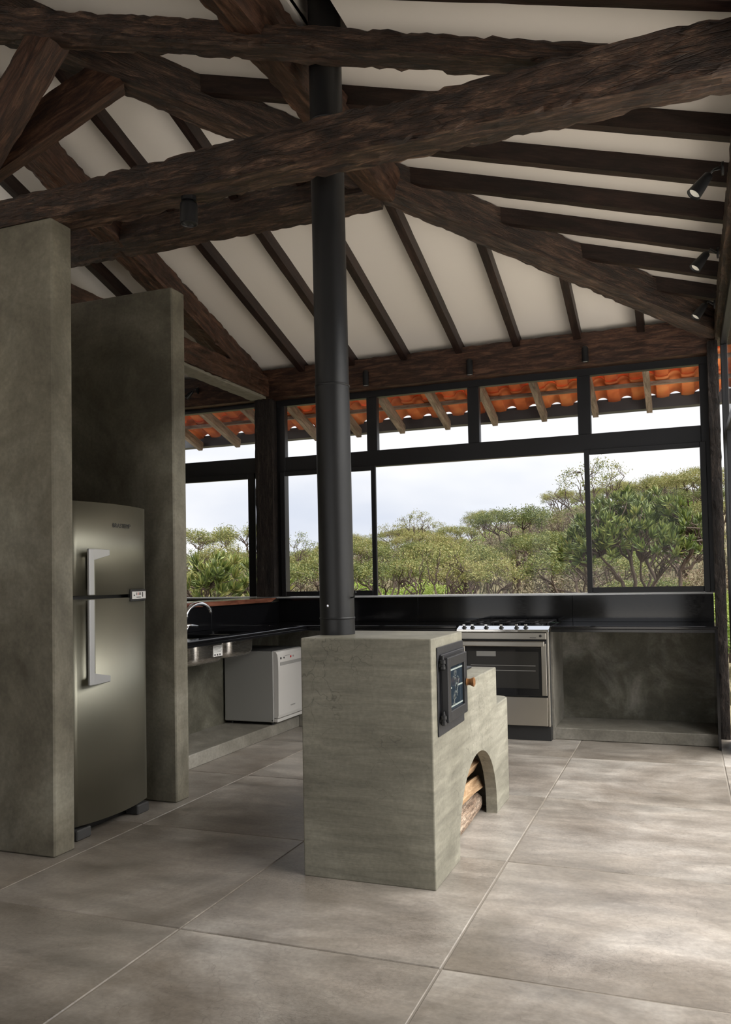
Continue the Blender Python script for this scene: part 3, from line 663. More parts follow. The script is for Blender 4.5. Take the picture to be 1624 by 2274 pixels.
# ------------------------------------------------------------------ masonry stove
SW, SH, D1, D2, D3, H2, H3 = .614, 1.061, .530, 1.283, 1.651, .809, .598
def stove():
    s = empty('masonry_stove', (-.3, .8, 0), 'stepped green-grey cement wood stove standing in the middle of the kitchen', 'stove')
    poly = [(0, 0), (D3, 0), (D3, H3), (D2, H3), (D2, H2), (D1, H2), (D1, SH), (0, SH)]
    bm = bmesh.new()
    A = [bm.verts.new((-SW, y, z)) for y, z in poly]; B = [bm.verts.new((0, y, z)) for y, z in poly]; n = len(poly)
    bm.faces.new(A); bm.faces.new(B[::-1])
    for i in range(n): bm.faces.new((A[i], B[i], B[(i+1) % n], A[(i+1) % n]))
    bmesh.ops.recalc_face_normals(bm, faces=bm.faces)
    # rounded far corners of the lowest step
    es = [e for e in bm.edges if all(abs(v.co.y-D3) < 1e-5 for v in e.verts) and abs(e.verts[0].co.z-e.verts[1].co.z) > .1]
    bmesh.ops.bevel(bm, geom=es, offset=.09, segments=10, affect='EDGES', profile=.5)
    es = [e for e in bm.edges if e.calc_face_angle(0) > .5]
    bmesh.ops.bevel(bm, geom=es, offset=.006, segments=2, affect='EDGES', profile=.5)
    bmesh.ops.triangulate(bm, faces=[f for f in bm.faces if len(f.verts) > 4])
    body = link('body', bm_mesh(bm, 'body'), M['stovecem'], s)
    yc, hw, z1 = .818, .412, .16
    pr = [(yc-hw, -.2), (yc+hw, -.2)]
    for k in range(25):
        t = PI*k/24; pr.append((yc+hw*math.cos(t), z1*.2+.39*math.sin(t)**.92 if 0 < k < 24 else .03))
    cut = prism('cutter', pr, 0, -.072, .1, None, s)
    cut3 = prism('cutter', [(.33, -.2), (1.36, -.2), (1.36, .40), (1.15, .47), (.50, .47), (.33, .40)], 0, -.53, -.062, None, s)
    # fire chamber opening behind the glass door
    cut2 = prism('cutter', [(.13, .70), (.42, .70), (.42, .96), (.13, .96)], 0, -.35, .1, None, s)
    apply_bool(body, [cut, cut3, cut2])
    # cast-iron hob plate on the middle step
    box('hob_plate', -.50, -.12, .62, 1.20, H2+.0005, H2+.012, M['castiron'], s, bev=.003)
    # rounded rim of the wood store arch
    # fire door
    box('door_plate', .0005, .007, .072, .515, .632, 1.018, M['castlight'], s, bev=.002)
    fr = box('door_jamb', .007, .018, .10, .50, .685, .985, M['castlight'], s, bev=.003)
    ya, yb, za, zb = .098, .432, .690, .972
    bm = bmesh.new()
    for q in ((ya, ya+.045, za, zb), (yb-.045, yb, za, zb), (ya+.045, yb-.045, za, za+.045), (ya+.045, yb-.045, zb-.045, zb)): bm_box(bm, .014, .046, q[0], q[1], q[2], q[3], .003)
    leaf = link('fire_door', bm_mesh(bm, 'fire_door'), M['castiron'], s)
    box('glass', .030, .034, ya+.044, yb-.044, za+.044, zb-.044, M['fireglass'], leaf, bev=0)
    gx0, gx1 = .0345, .0352
    for zz, a, b in ((zb-.062, ya+.05, yb-.05), (za+.058, ya+.05, yb-.05), ((za+zb)/2, ya+.05, ya+.095), ((za+zb)/2, yb-.13, yb-.05)):
        box('stripe', gx0, gx1, a, b, zz-.0035, zz+.0035, M['pale'], leaf, bev=0)
    # scrolled emblem on the glass
    bm = bmesh.new(); r2 = random.Random(3); cy, cz = (ya+yb)/2-.01, (za+zb)/2
    for k in range(16):
        t0 = r2.uniform(0, 6.3); rr = r2.uniform(.010, .022); ox = r2.uniform(-.045, .048); oz = -.070+.0092*k
        pts = [(gx1+.0003, cy+ox+rr*math.cos(t0+a*.45)*(1-a*.06), cz+oz+rr*math.sin(t0+a*.45)*(1-a*.06)) for a in range(10)]
        bm_tube(bm, pts, .0013, 5)
    link('emblem', bm_mesh(bm, 'emblem'), M['emblem'], leaf)
    for zz in (za+.012, zb-.03):
        h = lathe('hinge', (.024, ya-.010, zz-.022), (0, 0, 1), [(0, .007), (.004, .013), (.016, .013), (.018, .010), (.026, .010), (.028, .014), (.042, .014), (.046, .008), (.062, .006)], M['blackmetal'], s, 16)
        box('hinge_strap', .008, .030, ya-.016, ya+.022, zz-.012, zz+.012, M['blackmetal'], h, bev=.002)
    kn = lathe('door_knob', (.040, .405, .832), (1, .05, 0), [(0, .010), (.008, .010), (.010, .018), (.018, .015), (.028, .016), (.040, .022), (.045, .022), (.048, .016)], M['knobwood'], s, 18)
    uvq = kn.data.uv_layers.new(name='UVMap')
    for l in kn.data.loops:
        co = kn.data.vertices[l.vertex_index].co; uvq.data[l.index].uv = (co.y*6, co.x)
    # cleaning lid and grate clip on the step
    lathe('flue_damper_pin', (-.10, .60, H2), (0, 0, 1), [(0, .012), (.05, .012), (.055, .016), (.075, .016)], M['castiron'], s, 12)
    return s
stove()
def flue():
    f = empty('flue_pipe', (-.545, .262, SH), 'black cylindrical flue pipe rising from the masonry stove to the roof', 'flue')
    x, y = -.541, .262
    top = cz_right(x)+.6
    def tilt(z): return (x-.0052*(z-SH)/1.0*1.0, y, z)
    prof = [(SH+.0005, 1.135, .0835), (1.141, 2.252, .0830), (2.256, 3.55, .0815), (3.553, top, .0805)]
    for a, b, r in prof:
        lathe('pipe_section', tilt(a), Vector(tilt(b))-Vector(tilt(a)), [(0, r), (b-a, r-.0005)], M['flue'], f, 48)
    for z in (1.138, 2.254, 3.5515):
        lathe('joint_ring', tilt(z-.004), (0, 0, 1), [(0, .0845), (.003, .0858), (.006, .0858), (.009, .0845)], M['blackmetal'], f, 48)
    lathe('damper_screw', (x-.010, y-.083, 1.20), (0, -1, 0), [(0, .007), (.006, .007), (.008, .004)], M['chrome'], f, 12)
    tube('damper_handle', [(x+.080, y-.02, 1.235), (x+.10, y-.03, 1.238), (x+.103, y-.033, 1.258), (x+.112, y-.036, 1.262)], .0035, M['blackmetal'], f, 8)
flue()
def firewood():
    lg = 'logs in the stove arch'
    def split_log(name, x, z, r, y0, y1, rot, seed, label, bark=False):
        rg = random.Random(seed); bm = bmesh.new(); uvl = bm.loops.layers.uv.new('UVMap'); n = 10; K = 12; rings = []
        prof = []
        for k in range(K):
            a = 2*PI*k/K; rr = r*(1+.06*rg.uniform(-1, 1))
            p = Vector((rr*math.cos(a), rr*math.sin(a)))
            if not bark:
                if p.y > r*.15: p.y = r*.15+.1*(p.y-r*.15)
                if p.x > r*.55: p.x = r*.55
            prof.append(Matrix.Rotation(rot, 2) @ p)
        for i in range(n+1):
            t = i/n; y = y0+(y1-y0)*t; ring = []
            bx = .012*math.sin(t*3+seed); 
            for k in range(K):
                q = prof[k]*(1+.05*noise.noise(Vector((t*6, k*.8, seed))))
                ring.append(bm.verts.new((x+bx+q.x, y, z+q.y+.006*math.sin(t*4+seed*2))))
            rings.append(ring)
        for i in range(n):
            for k in range(K):
                f = bm.faces.new((rings[i][k], rings[i][(k+1) % K], rings[i+1][(k+1) % K], rings[i+1][k])); f.smooth = bark
                for l, qq in zip(f.loops, ((i*.07+seed, k*.03), (i*.07+seed, k*.03+.03), (i*.07+.07+seed, k*.03+.03), (i*.07+.07+seed, k*.03))): l[uvl].uv = qq
        for rr in (rings[0][::-1], rings[-1]): bm.faces.new(rr)
        bmesh.ops.recalc_face_normals(bm, faces=bm.faces)
        o = link('firewood_log', bm_mesh(bm, 'firewood_log'), M['bark'] if bark else M['firewood'], None, (x, (y0+y1)/2, z-r)); tag(o, label, 'log', lg)
    split_log('log', -.128, .060, .057, .40, 1.22, 0, 1, 'round barked log at the bottom front of the stove arch', True)
    split_log('log', -.262, .060, .057, .38, 1.30, .3, 2, 'round barked log lying behind the front log in the stove arch', True)
    split_log('log', -.132, .176, .062, .40, 1.26, .5, 3, 'pale split log resting on the front barked log')
    split_log('log', -.275, .180, .062, .38, 1.28, 2.0, 4, 'pale split log deeper in the second layer of the woodpile')
    split_log('log', -.136, .288, .060, .42, 1.20, -.5, 5, 'pale split log in the third layer of the woodpile')
    split_log('log', -.278, .298, .058, .40, 1.24, 1.1, 6, 'reddish split log at the back of the third layer')
    split_log('log', -.190, .385, .046, .52, 1.12, .2, 7, 'topmost split log under the crown of the stove arch')
firewood()

# ------------------------------------------------------------------ refrigerator
def fridge():
    f = empty('refrigerator', (-2.24, .39, 0), 'tall brushed steel two-door refrigerator in the niche between two cement walls', 'refrigerator')
    y0, y1 = .078, .705
    def xf(y): t = (y-y0)/(y1-y0)*2-1; return -1.955+.050*(1-t*t)
    box('cabinet', -2.58, -1.985, y0+.004, y1-.004, .05, 1.745, M['darkgrey'], f, bev=.006)
    def door(z0, z1, tag_):
        bm = bmesh.new(); n = 22; fr = []; bk = []
        for z in (z0, z1):
            fr.append([bm.verts.new((xf(y0+(y1-y0)*k/n), y0+(y1-y0)*k/n, z)) for k in range(n+1)])
            bk.append([bm.verts.new((-1.983, y0+(y1-y0)*k/n, z)) for k in range(n+1)])
        for k in range(n):
            q = bm.faces.new((fr[0][k], fr[0][k+1], fr[1][k+1], fr[1][k])); q.smooth = True
            bm.faces.new((bk[0][k+1], bk[0][k], bk[1][k], bk[1][k+1]))
            bm.faces.new((fr[0][k+1], fr[0][k], bk[0][k], bk[0][k+1])); bm.faces.new((fr[1][k], fr[1][k+1], bk[1][k+1], bk[1][k]))
        for k in (0, n): bm.faces.new((fr[0][k], fr[1][k], bk[1][k], bk[0][k]))
        bmesh.ops.recalc_face_normals(bm, faces=bm.faces)
        return link(tag_, bm_mesh(bm, tag_), M['steelv'], f)
    lo = door(.072, 1.243, 'door'); up = door(1.262, 1.760, 'freezer_door')
    box('door_gap', -1.99, -1.962, y0+.004, y1-.004, 1.243, 1.262, M['ink'], f, bev=0)
    # handles: offset bar with an arm back to the door
    def handle(z0, z1, arm, par):
        xb = -1.882
        h = box('handle', xb-.010, xb+.008, .116, .156, z0, z1, M['silver'], par, bev=.005, seg=2)
        if arm == 'top': zz = (z1-.062, z1)
        else: zz = (z0, z0+.062)
        bm = bmesh.new()
        za, zb = zz; out = zb if arm == 'top' else za; inn = za if arm == 'top' else zb
        mid = out+(inn-out)*.50
        P = [(xb-.008, .130, out), (xb-.008, .130, inn), (xb+.006, .150, inn), (xb+.006, .150, out)]
        Q = [(xf(.31)-.006, .318, out), (xf(.31)-.006, .318, mid), (xf(.31)+.006, .318, mid), (xf(.31)+.006, .318, out)]
        va = [bm.verts.new(p) for p in P]; vb = [bm.verts.new(p) for p in Q]
        bm.faces.new(va); bm.faces.new(vb[::-1])
        for i in range(4): bm.faces.new((va[i], vb[i], vb[(i+1) % 4], va[(i+1) % 4]))
        bmesh.ops.recalc_face_normals(bm, faces=bm.faces); bmesh.ops.bevel(bm, geom=list(bm.edges), offset=.002, segments=1, affect='EDGES')
        link('handle_arm', bm_mesh(bm, 'handle_arm'), M['silver'], h)
        strip = box('grip_plate', xf(.2)+.0005, xf(.2)+.003, .16, .275, z0+(.0 if arm == 'top' else .03), z1-(.03 if arm == 'top' else 0), M['steelv'], par, bev=.001)
    handle(1.264, 1.508, 'top', up); handle(.795, 1.241, 'bottom', lo)
    # control strip across the gap
    def curved(name, ya, yb, za, zb, off, mat_, par):      # thin plate following the curve of the doors
        bm = bmesh.new(); n = 8; ys = [ya+(yb-ya)*k/n for k in range(n+1)]
        A = [[bm.verts.new((xf(y)+off, y, z)) for y in ys] for z in (za, zb)]; B = [[bm.verts.new((xf(y)-.012, y, z)) for y in ys] for z in (za, zb)]
        for k in range(n):
            bm.faces.new((A[0][k], A[0][k+1], A[1][k+1], A[1][k])); bm.faces.new((B[0][k+1], B[0][k], B[1][k], B[1][k+1]))
            bm.faces.new((A[0][k+1], A[0][k], B[0][k], B[0][k+1])); bm.faces.new((A[1][k], A[1][k+1], B[1][k+1], B[1][k]))
        for k in (0, n): bm.faces.new((A[0][k], A[1][k], B[1][k], B[0][k]))
        bmesh.ops.recalc_face_normals(bm, faces=bm.faces)
        return link(name, bm_mesh(bm, name), mat_, par)
    cp = curved('control_panel', .500, .700, 1.222, 1.288, .005, M['ink'], f)
    curved('display', .516, .697, 1.234, 1.276, .008, M['paper'], cp)
    for k, yy in enumerate((.565, .582, .599, .616)): curved('button', yy, yy+.007, 1.255, 1.270, .0088, M['red'] if k == 1 else M['ink'], cp)
    for yy in (.532, .540): curved('mark', yy, yy+.005, 1.250, 1.258, .0088, M['ink'], cp)
    curved('button', .640, .652, 1.244, 1.272, .0088, M['ink'], cp); curved('mark', .565, .62, 1.241, 1.245, .0088, M['ink'], cp)
    text_mesh('lettering', 'BRASTEMP', .034, (xf(.42)+.0008, .425, 1.642), (0, 1, 0), (0, 0, 1), M['ink'], up)
    for yy in (y0+.005, y1-.115):
        box('foot', -2.02, -1.935, yy, yy+.11, 0.001, .055, M['darkgrey'], f, bev=.006)
    box('kick_plate', -2.45, -2.03, y0+.02, y1-.02, .002, .05, M['ink'], f, bev=0)
fridge()

# ------------------------------------------------------------------ dishwasher
def dishwasher():
    d = empty('dishwasher', (-2.49, 3.23, .10), 'grey countertop-height dishwasher standing on the plinth below the black worktop', 'dishwasher')
    y0, y1, z0, z1 = 2.918, 3.46, .125, .725
    box('cabinet', -2.735, -2.262, y0, y1, z0, z1, M['greybody'], d, bev=.006)
    # front: door with a bulging control fascia, profile in X-Z extruded along Y
    prof = [(-2.261, z0+.035), (-2.228, z0+.035), (-2.222, z0+.06), (-2.218, .55), (-2.220, .64), (-2.226, .695), (-2.240, .718), (-2.261, .724)]
    prism('door', prof, 1, y0+.012, y1-.012, M['lightgrey'], d, bev=0)
    dr = d.children[-1]
    box('handle_recess', -2.222, -2.2165, y0+.05, y1-.05, .600, .628, M['greybody'], dr, bev=0)
    for yy, r, m in ((2.985, .010, 'ink'), (3.045, .008, 'ink'), (3.175, .010, 'red'), (3.225, .008, 'greybody')):
        lathe('button', (-2.2215, yy, .662), (1, 0, 0), [(0, r), (.004, r), (.005, r*.8)], M[m], dr, 14)
    for k in range(6): box('print', -2.2195, -2.2185, 3.065+.017*k, 3.076+.017*k, .676, .680, M['greybody'], dr, bev=0)
    box('print', -2.2195, -2.2165, 3.16, 3.245, .238, .246, M['greybody'], dr, bev=0)
    box('base_strip', -2.261, -2.225, y0+.004, y1-.004, z0+.002, z0+.028, M['lightgrey'], d, bev=.003)
    for yy in (y0+.05, y1-.05):
        for xx in (-2.69, -2.30): lathe('foot', (xx, yy, .1005), (0, 0, 1), [(0, .018), (.0245, .014)], M['ink'], d, 12)
    lathe('screw', (-2.275, y0+.0005, .142), (0, -1, 0), [(0, .006), (.003, .005)], M['ink'], d, 10)
    box('top_plate', -2.73, -2.265, y0+.004, y1-.004, z1, z1+.004, M['darkgrey'], d, bev=.001)
dishwasher()

# ------------------------------------------------------------------ gas range
def gas_range():
    g = empty('gas_range', (-.38, 3.63, 0), 'stainless steel gas range with black oven door between the black worktops', 'stove')
    x0, x1, y0 = -.760, -.010, 3.335
    box('cabinet', x0+.004, x1-.004, y0+.02, 3.97, .118, .865, M['darkgrey'], g, bev=.004)
    box('side_trim', x1-.020, x1-.002, y0-.004, y0+.03, .12, .875, M['steel'], g, bev=.003)
    box('side_trim', x0+.002, x0+.020, y0-.004, y0+.03, .12, .875, M['steel'], g, bev=.003)
    box('toe_kick', x0+.01, x1-.004, y0+.03, 3.9, .001, .116, M['ink'], g, bev=.002)
    box('drawer', x0+.022, x1-.022, y0-.004, y0+.022, .122, .352, M['steel'], g, bev=.004)
    cp = box('control_panel', x0+.022, x1-.022, y0-.010, y0+.022, .812, .868, M['steel'], g, bev=.004)
    lathe('ignition_knob', (-.075, y0-.0105, .842), (0, -1, 0), [(0, .011), (.006, .011), (.008, .008)], M['ink'], cp, 14)
    box('print', -.16, -.11, y0-.0112, y0-.0102, .824, .828, M['ink'], cp, bev=0)
    d = box('oven_door', x0+.022, x1-.022, y0-.008, y0+.020, .360, .806, M['blackglass'], g, bev=.004)
    box('door_trim', x1-.062, x1-.023, y0-.014, y0-.0082, .366, .780, M['steel'], d, bev=.002)
    box('door_trim', x0+.023, x0+.062, y0-.014, y0-.0082, .366, .780, M['steel'], d, bev=.002)
    box('oven_window', x0+.10, x1-.10, y0-.0095, y0-.0082, .43, .70, M['darkgrey'], d, bev=0)
    bpy.data.objects.remove(d.children[-1], do_unlink=True)
    wn = box('oven_window', x0+.085, x1-.085, y0-.0100, y0-.0082, .42, .715, M['ovenglass'], d, bev=0)
    for zz in (.56, .60): box('rack_rail', x0+.11, x1-.11, y0-.0108, y0-.0101, zz, zz+.004, M['greybody'], d, bev=0)
    lb = box('sticker', -.60, -.44, y0-.0108, y0-.0101, .675, .715, M['greybody'], d, bev=0)
    h = box('handle', x0+.022, x1-.030, y0-.048, y0-.030, .758, .800, M['steel'], d, bev=.006, seg=2)
    for xx in (x0+.05, x1-.07): box('handle_post', xx, xx+.02, y0-.032, y0-.0085, .770, .790, M['steel'], h, bev=.002)
    # sloping knob shelf
    pr = [(y0-.020, .872), (y0-.020, .892), (y0+.075, .918), (y0+.095, .918), (y0+.095, .872)]
    sh = prism('knob_shelf', pr, 0, x0-.002, x1+.002, M['chrome'], g, bev=.002)
    nrm = Vector((0, -.026, .095)).normalized()
    for xx in (-.705, -.635, -.52, -.395, -.27, -.195):
        base = Vector((xx, y0+.022, .903))
        k = lathe('burner_knob', base, nrm, [(0, .020), (.004, .021), (.006, .013), (.022, .012), (.025, .010)], M['ink'], g, 18)
        box('knob_cap', xx-.012, xx+.012, y0+.006, y0+.018, .922, .932, M['chrome'], k, bev=.002)
    box('hob_top', x0, x1, y0+.096, 3.972, .866, .914, M['blackglass'], g, bev=.004)
    for cx, cy in ((-.62, 3.56), (-.62, 3.82), (-.385, 3.69), (-.15, 3.56), (-.15, 3.82)):
        b = lathe('burner', (cx, cy, .9145), (0, 0, 1), [(0, .045), (.008, .045), (.010, .032), (.018, .030), (.020, .02)], M['castiron'], g, 20)
    for gx0, gx1 in ((-.74, -.50), (-.49, -.28), (-.27, -.03)):
        bm = bmesh.new()
        for yy in (3.47, 3.69, 3.92): bm_box(bm, gx0, gx1, yy-.005, yy+.005, .936, .946, .002)
        for xx in (gx0+.005, (gx0+gx1)/2, gx1-.005): bm_box(bm, xx-.005, xx+.005, 3.47, 3.92, .934, .944, .002)
        for xx in (gx0+.005, gx1-.005):
            for yy in (3.47, 3.92): bm_box(bm, xx-.005, xx+.005, yy-.005, yy+.005, .9145, .936, 0)
        link('pan_grate', bm_mesh(bm, 'pan_grate'), M['castiron'], g)
    box('lid_glass', x0+.005, x1-.005, 3.962, 3.972, .914, .918, M['lidglass'], g, bev=.001)
gas_range()

# ------------------------------------------------------------------ spotlights
def can_spot(x, y, z0, z1, r, label, wallmount=True):
    s = empty('spotlight', (x, y, z0), label, 'spotlight', 'small black ceiling spotlights')
    lathe('housing', (x, y, z1), (0, 0, -1), [(0, r*.6), (.012, r*.95), (.02, r), (z1-z0-.004, r), (z1-z0-.001, r*.86), (z1-z0-.006, r*.8)], M['blackmetal'], s, 24)
    lathe('lens', (x, y, z0+.006), (0, 0, 1), [(0, r*.72), (.004, r*.72)], M['lens'], s, 20)
    if wallmount: box('mount', x-.012, x+.012, y+r-.004, 3.826, z1-.05, z1-.01, M['blackmetal'], s, bev=.002)
    else: lathe('mount', (x, y, z1), (0, 0, 1), [(0, .036), (.035, .036)], M['blackmetal'], s, 16)
can_spot(-1.70, 3.785, 3.118, 3.262, .028, 'black spotlight on the wall plate, beside the flue and nearest the corner post')
can_spot(-.712, 3.785, 3.116, 3.258, .028, 'black spotlight on the wall plate over the middle of the long window')
can_spot(.287, 3.785, 3.122, 3.255, .028, 'black spotlight on the wall plate nearest the right end of the long window')
can_spot(-1.135, -.062, 3.022, 3.135, .042, 'black cylinder spotlight hanging below the tie beam above the refrigerator', False)
def tilt_spot(p, d, ln, r, mount, label):
    s = empty('spotlight', mount, label, 'spotlight', 'small black ceiling spotlights')
    d = Vector(d).normalized(); p = Vector(p)
    lathe('housing', p, d, [(0, r*.45), (.006, r*.62), (.03, r*.70), (ln*.5, r*.82), (ln, r), (ln-.002, r*.86), (ln-.012, r*.78)], M['blackmetal'], s, 24)
    lathe('lens', p+d*(ln-.014), d, [(0, r*.76), (.003, r*.76)], M['lens'], s, 20)
    mo = Vector(mount)
    ar = tube('arm', [p+d*.02, p-d*.012+Vector((.01, 0, .008)), mo+Vector((-.012, 0, 0)), mo], .0055, M['blackmetal'], s, 8)
    tube('cable', [p+d*.004, p+Vector((.02, -.01, .02)), mo+Vector((-.006, -.012, .008))], .0028, M['ink'], s, 6)
    lathe('mount', mo+Vector((.004, 0, 0)), (-1, 0, 0), [(0, .032), (.010, .032), (.012, .026)], M['blackmetal'], s, 20)
for y, xm, lab in ((.90, 1.250, 'tilted black spotlight on the right wall plate, nearest of the three'), (2.05, 1.268, 'tilted black spotlight on the right wall plate, middle of the three'), (3.10, 1.282, 'tilted black spotlight on the right wall plate, farthest of the three')):
    tilt_spot((xm-.062, y, 3.262+(.02 if y > 2 else -.01)), (-.55, -.18, -.72), .125, .036, (xm, y+.01, 3.275), lab)
tilt_spot((-3.56, 3.77, 3.25), (-.5, -.25, -.6), .10, .026, (-3.53, 3.82, 3.262), 'tilted black spotlight over the left window behind the refrigerator wall')

# ------------------------------------------------------------------ eave outside the windows
def eave():
    e = empty('tiled_eave', (-1.5, 4.7, 3.1), 'red clay tile eave with wooden rafters and a dark gutter outside the windows', 'eave')
    zt = lambda y: Z0+.085-T*(y-Y0)
    # one barrel-and-pan tile, local x across, y down the slope (length), z up
    bm = bmesh.new(); W, L_, K = .232, .40, 18; prof = []
    for k in range(K+1):
        u = k/K
        if u < .42: x = u/.42*.118; z = .004+.010*(1-math.sin(PI*u/.42))
        else:
            a = PI*(1-(u-.42)/.58); x = .118+.060+.060*math.cos(a); z = .006+.056*math.sin(a)
        prof.append((x, z))
    th = .012
    for y, dz in ((0, 0.0), (L_, -.012)):
        for x, z in prof: bm.verts.new((x-W/2, y, z+dz))
        for x, z in prof: bm.verts.new((x-W/2, y, z+dz+th))
    bm.verts.ensure_lookup_table(); n = K+1
    V = bm.verts
    for k in range(K):
        q = bm.faces.new((V[k], V[k+1], V[2*n+k+1], V[2*n+k])); q.smooth = True
        q = bm.faces.new((V[n+k+1], V[n+k], V[3*n+k], V[3*n+k+1])); q.smooth = True
        bm.faces.new((V[k+1], V[k], V[n+k], V[n+k+1])); bm.faces.new((V[2*n+k], V[2*n+k+1], V[3*n+k+1], V[3*n+k]))
    bm.faces.new((V[0], V[2*n], V[3*n], V[n])); bm.faces.new((V[K], V[n+K], V[3*n+K], V[2*n+K]))
    bmesh.ops.recalc_face_normals(bm, faces=bm.faces)
    tm = bm_mesh(bm, 'clay_tile'); tm.materials.append(M['tile'])
    ang = math.atan(T); base = Vector(e.location); rg = random.Random(8)
    for r in range(4):
        ytop = 4.955-.352*r
        if r == 3: ytop = 3.975
        for c in range(27):
            x = 1.62-W*c
            o = bpy.data.objects.new('clay_tile', tm); COL.objects.link(o); o.parent = e
            zz = zt(ytop)+.021*r+rg.uniform(-.002, .002)
            o.location = Vector((x, ytop, zz))-base; o.rotation_euler = (-ang+.028, rg.uniform(-.008, .008), rg.uniform(-.006, .006))
    for k in range(12):
        x = .77-.5185*k-.03
        if k == 11: x = 1.255
        hewn('eave_rafter', (x, 4.02, zt(4.02)-.095), (x, 5.335, zt(5.335)-.095), .055, .10, M['eavewood'], parent=e, amp=.002, chip=.002, seed=60+k, step=.12)
    for y in (4.06, 4.30, 4.64, 5.00): hewn('batten', (1.70, y, zt(y)-.020), (-4.7, y, zt(y)-.020), .045, .035, M['eavewood'], parent=e, amp=.0015, chip=.001, seed=80, step=.2)
    gz = zt(5.33)+.022
    bm = bmesh.new()
    bm_box(bm, -4.8, 1.75, 5.342, 5.350, gz-.115, gz+.012); bm_box(bm, -4.8, 1.75, 5.350, 5.46, gz-.115, gz-.108); bm_box(bm, -4.8, 1.75, 5.46, 5.468, gz-.115, gz+.004)
    link('gutter', bm_mesh(bm, 'gutter'), M['gutter'], e)
eave()
# ------------------------------------------------------------------ outside: terrace, hillside, plants
def sm(a, b, v):
    t = min(1, max(0, (v-a)/(b-a))); return t*t*(3-2*t)
def ground(x, y):
    d = y-4
    return -.95+.95*sm(8, 45, d)+6.2*sm(6, 62, d)*sm(-34, 6, x)+.18*noise.noise(Vector((x*.16, y*.16, 0)))*sm(2, 10, d)
def hillside():
    bm = bmesh.new(); nx, ny = 90, 70; G = []
    for j in range(ny+1):
        y = 4.25+105*(j/ny)**1.6
        G.append([bm.verts.new((-75+115*i/nx, y, ground(-75+115*i/nx, y))) for i in range(nx+1)])
    for j in range(ny):
        for i in range(nx):
            f = bm.faces.new((G[j][i], G[j][i+1], G[j+1][i+1], G[j+1][i])); f.smooth = True
    o = link('hillside', bm_mesh(bm, 'hillside'), M['hillground']); tag(o, 'dry brown hillside rising behind the house', kind='structure'); globals()['HILL'] = o
    tag(box('bounce_terrace', 1.48, 7.5, -5.35, 4.2, -.14, -.02, M['bounce_terrace'], bev=.01), 'unseen pale terrace outside the glass doors', kind='structure')  # added out of view to bounce light up through the doors to the ceiling
hillside()

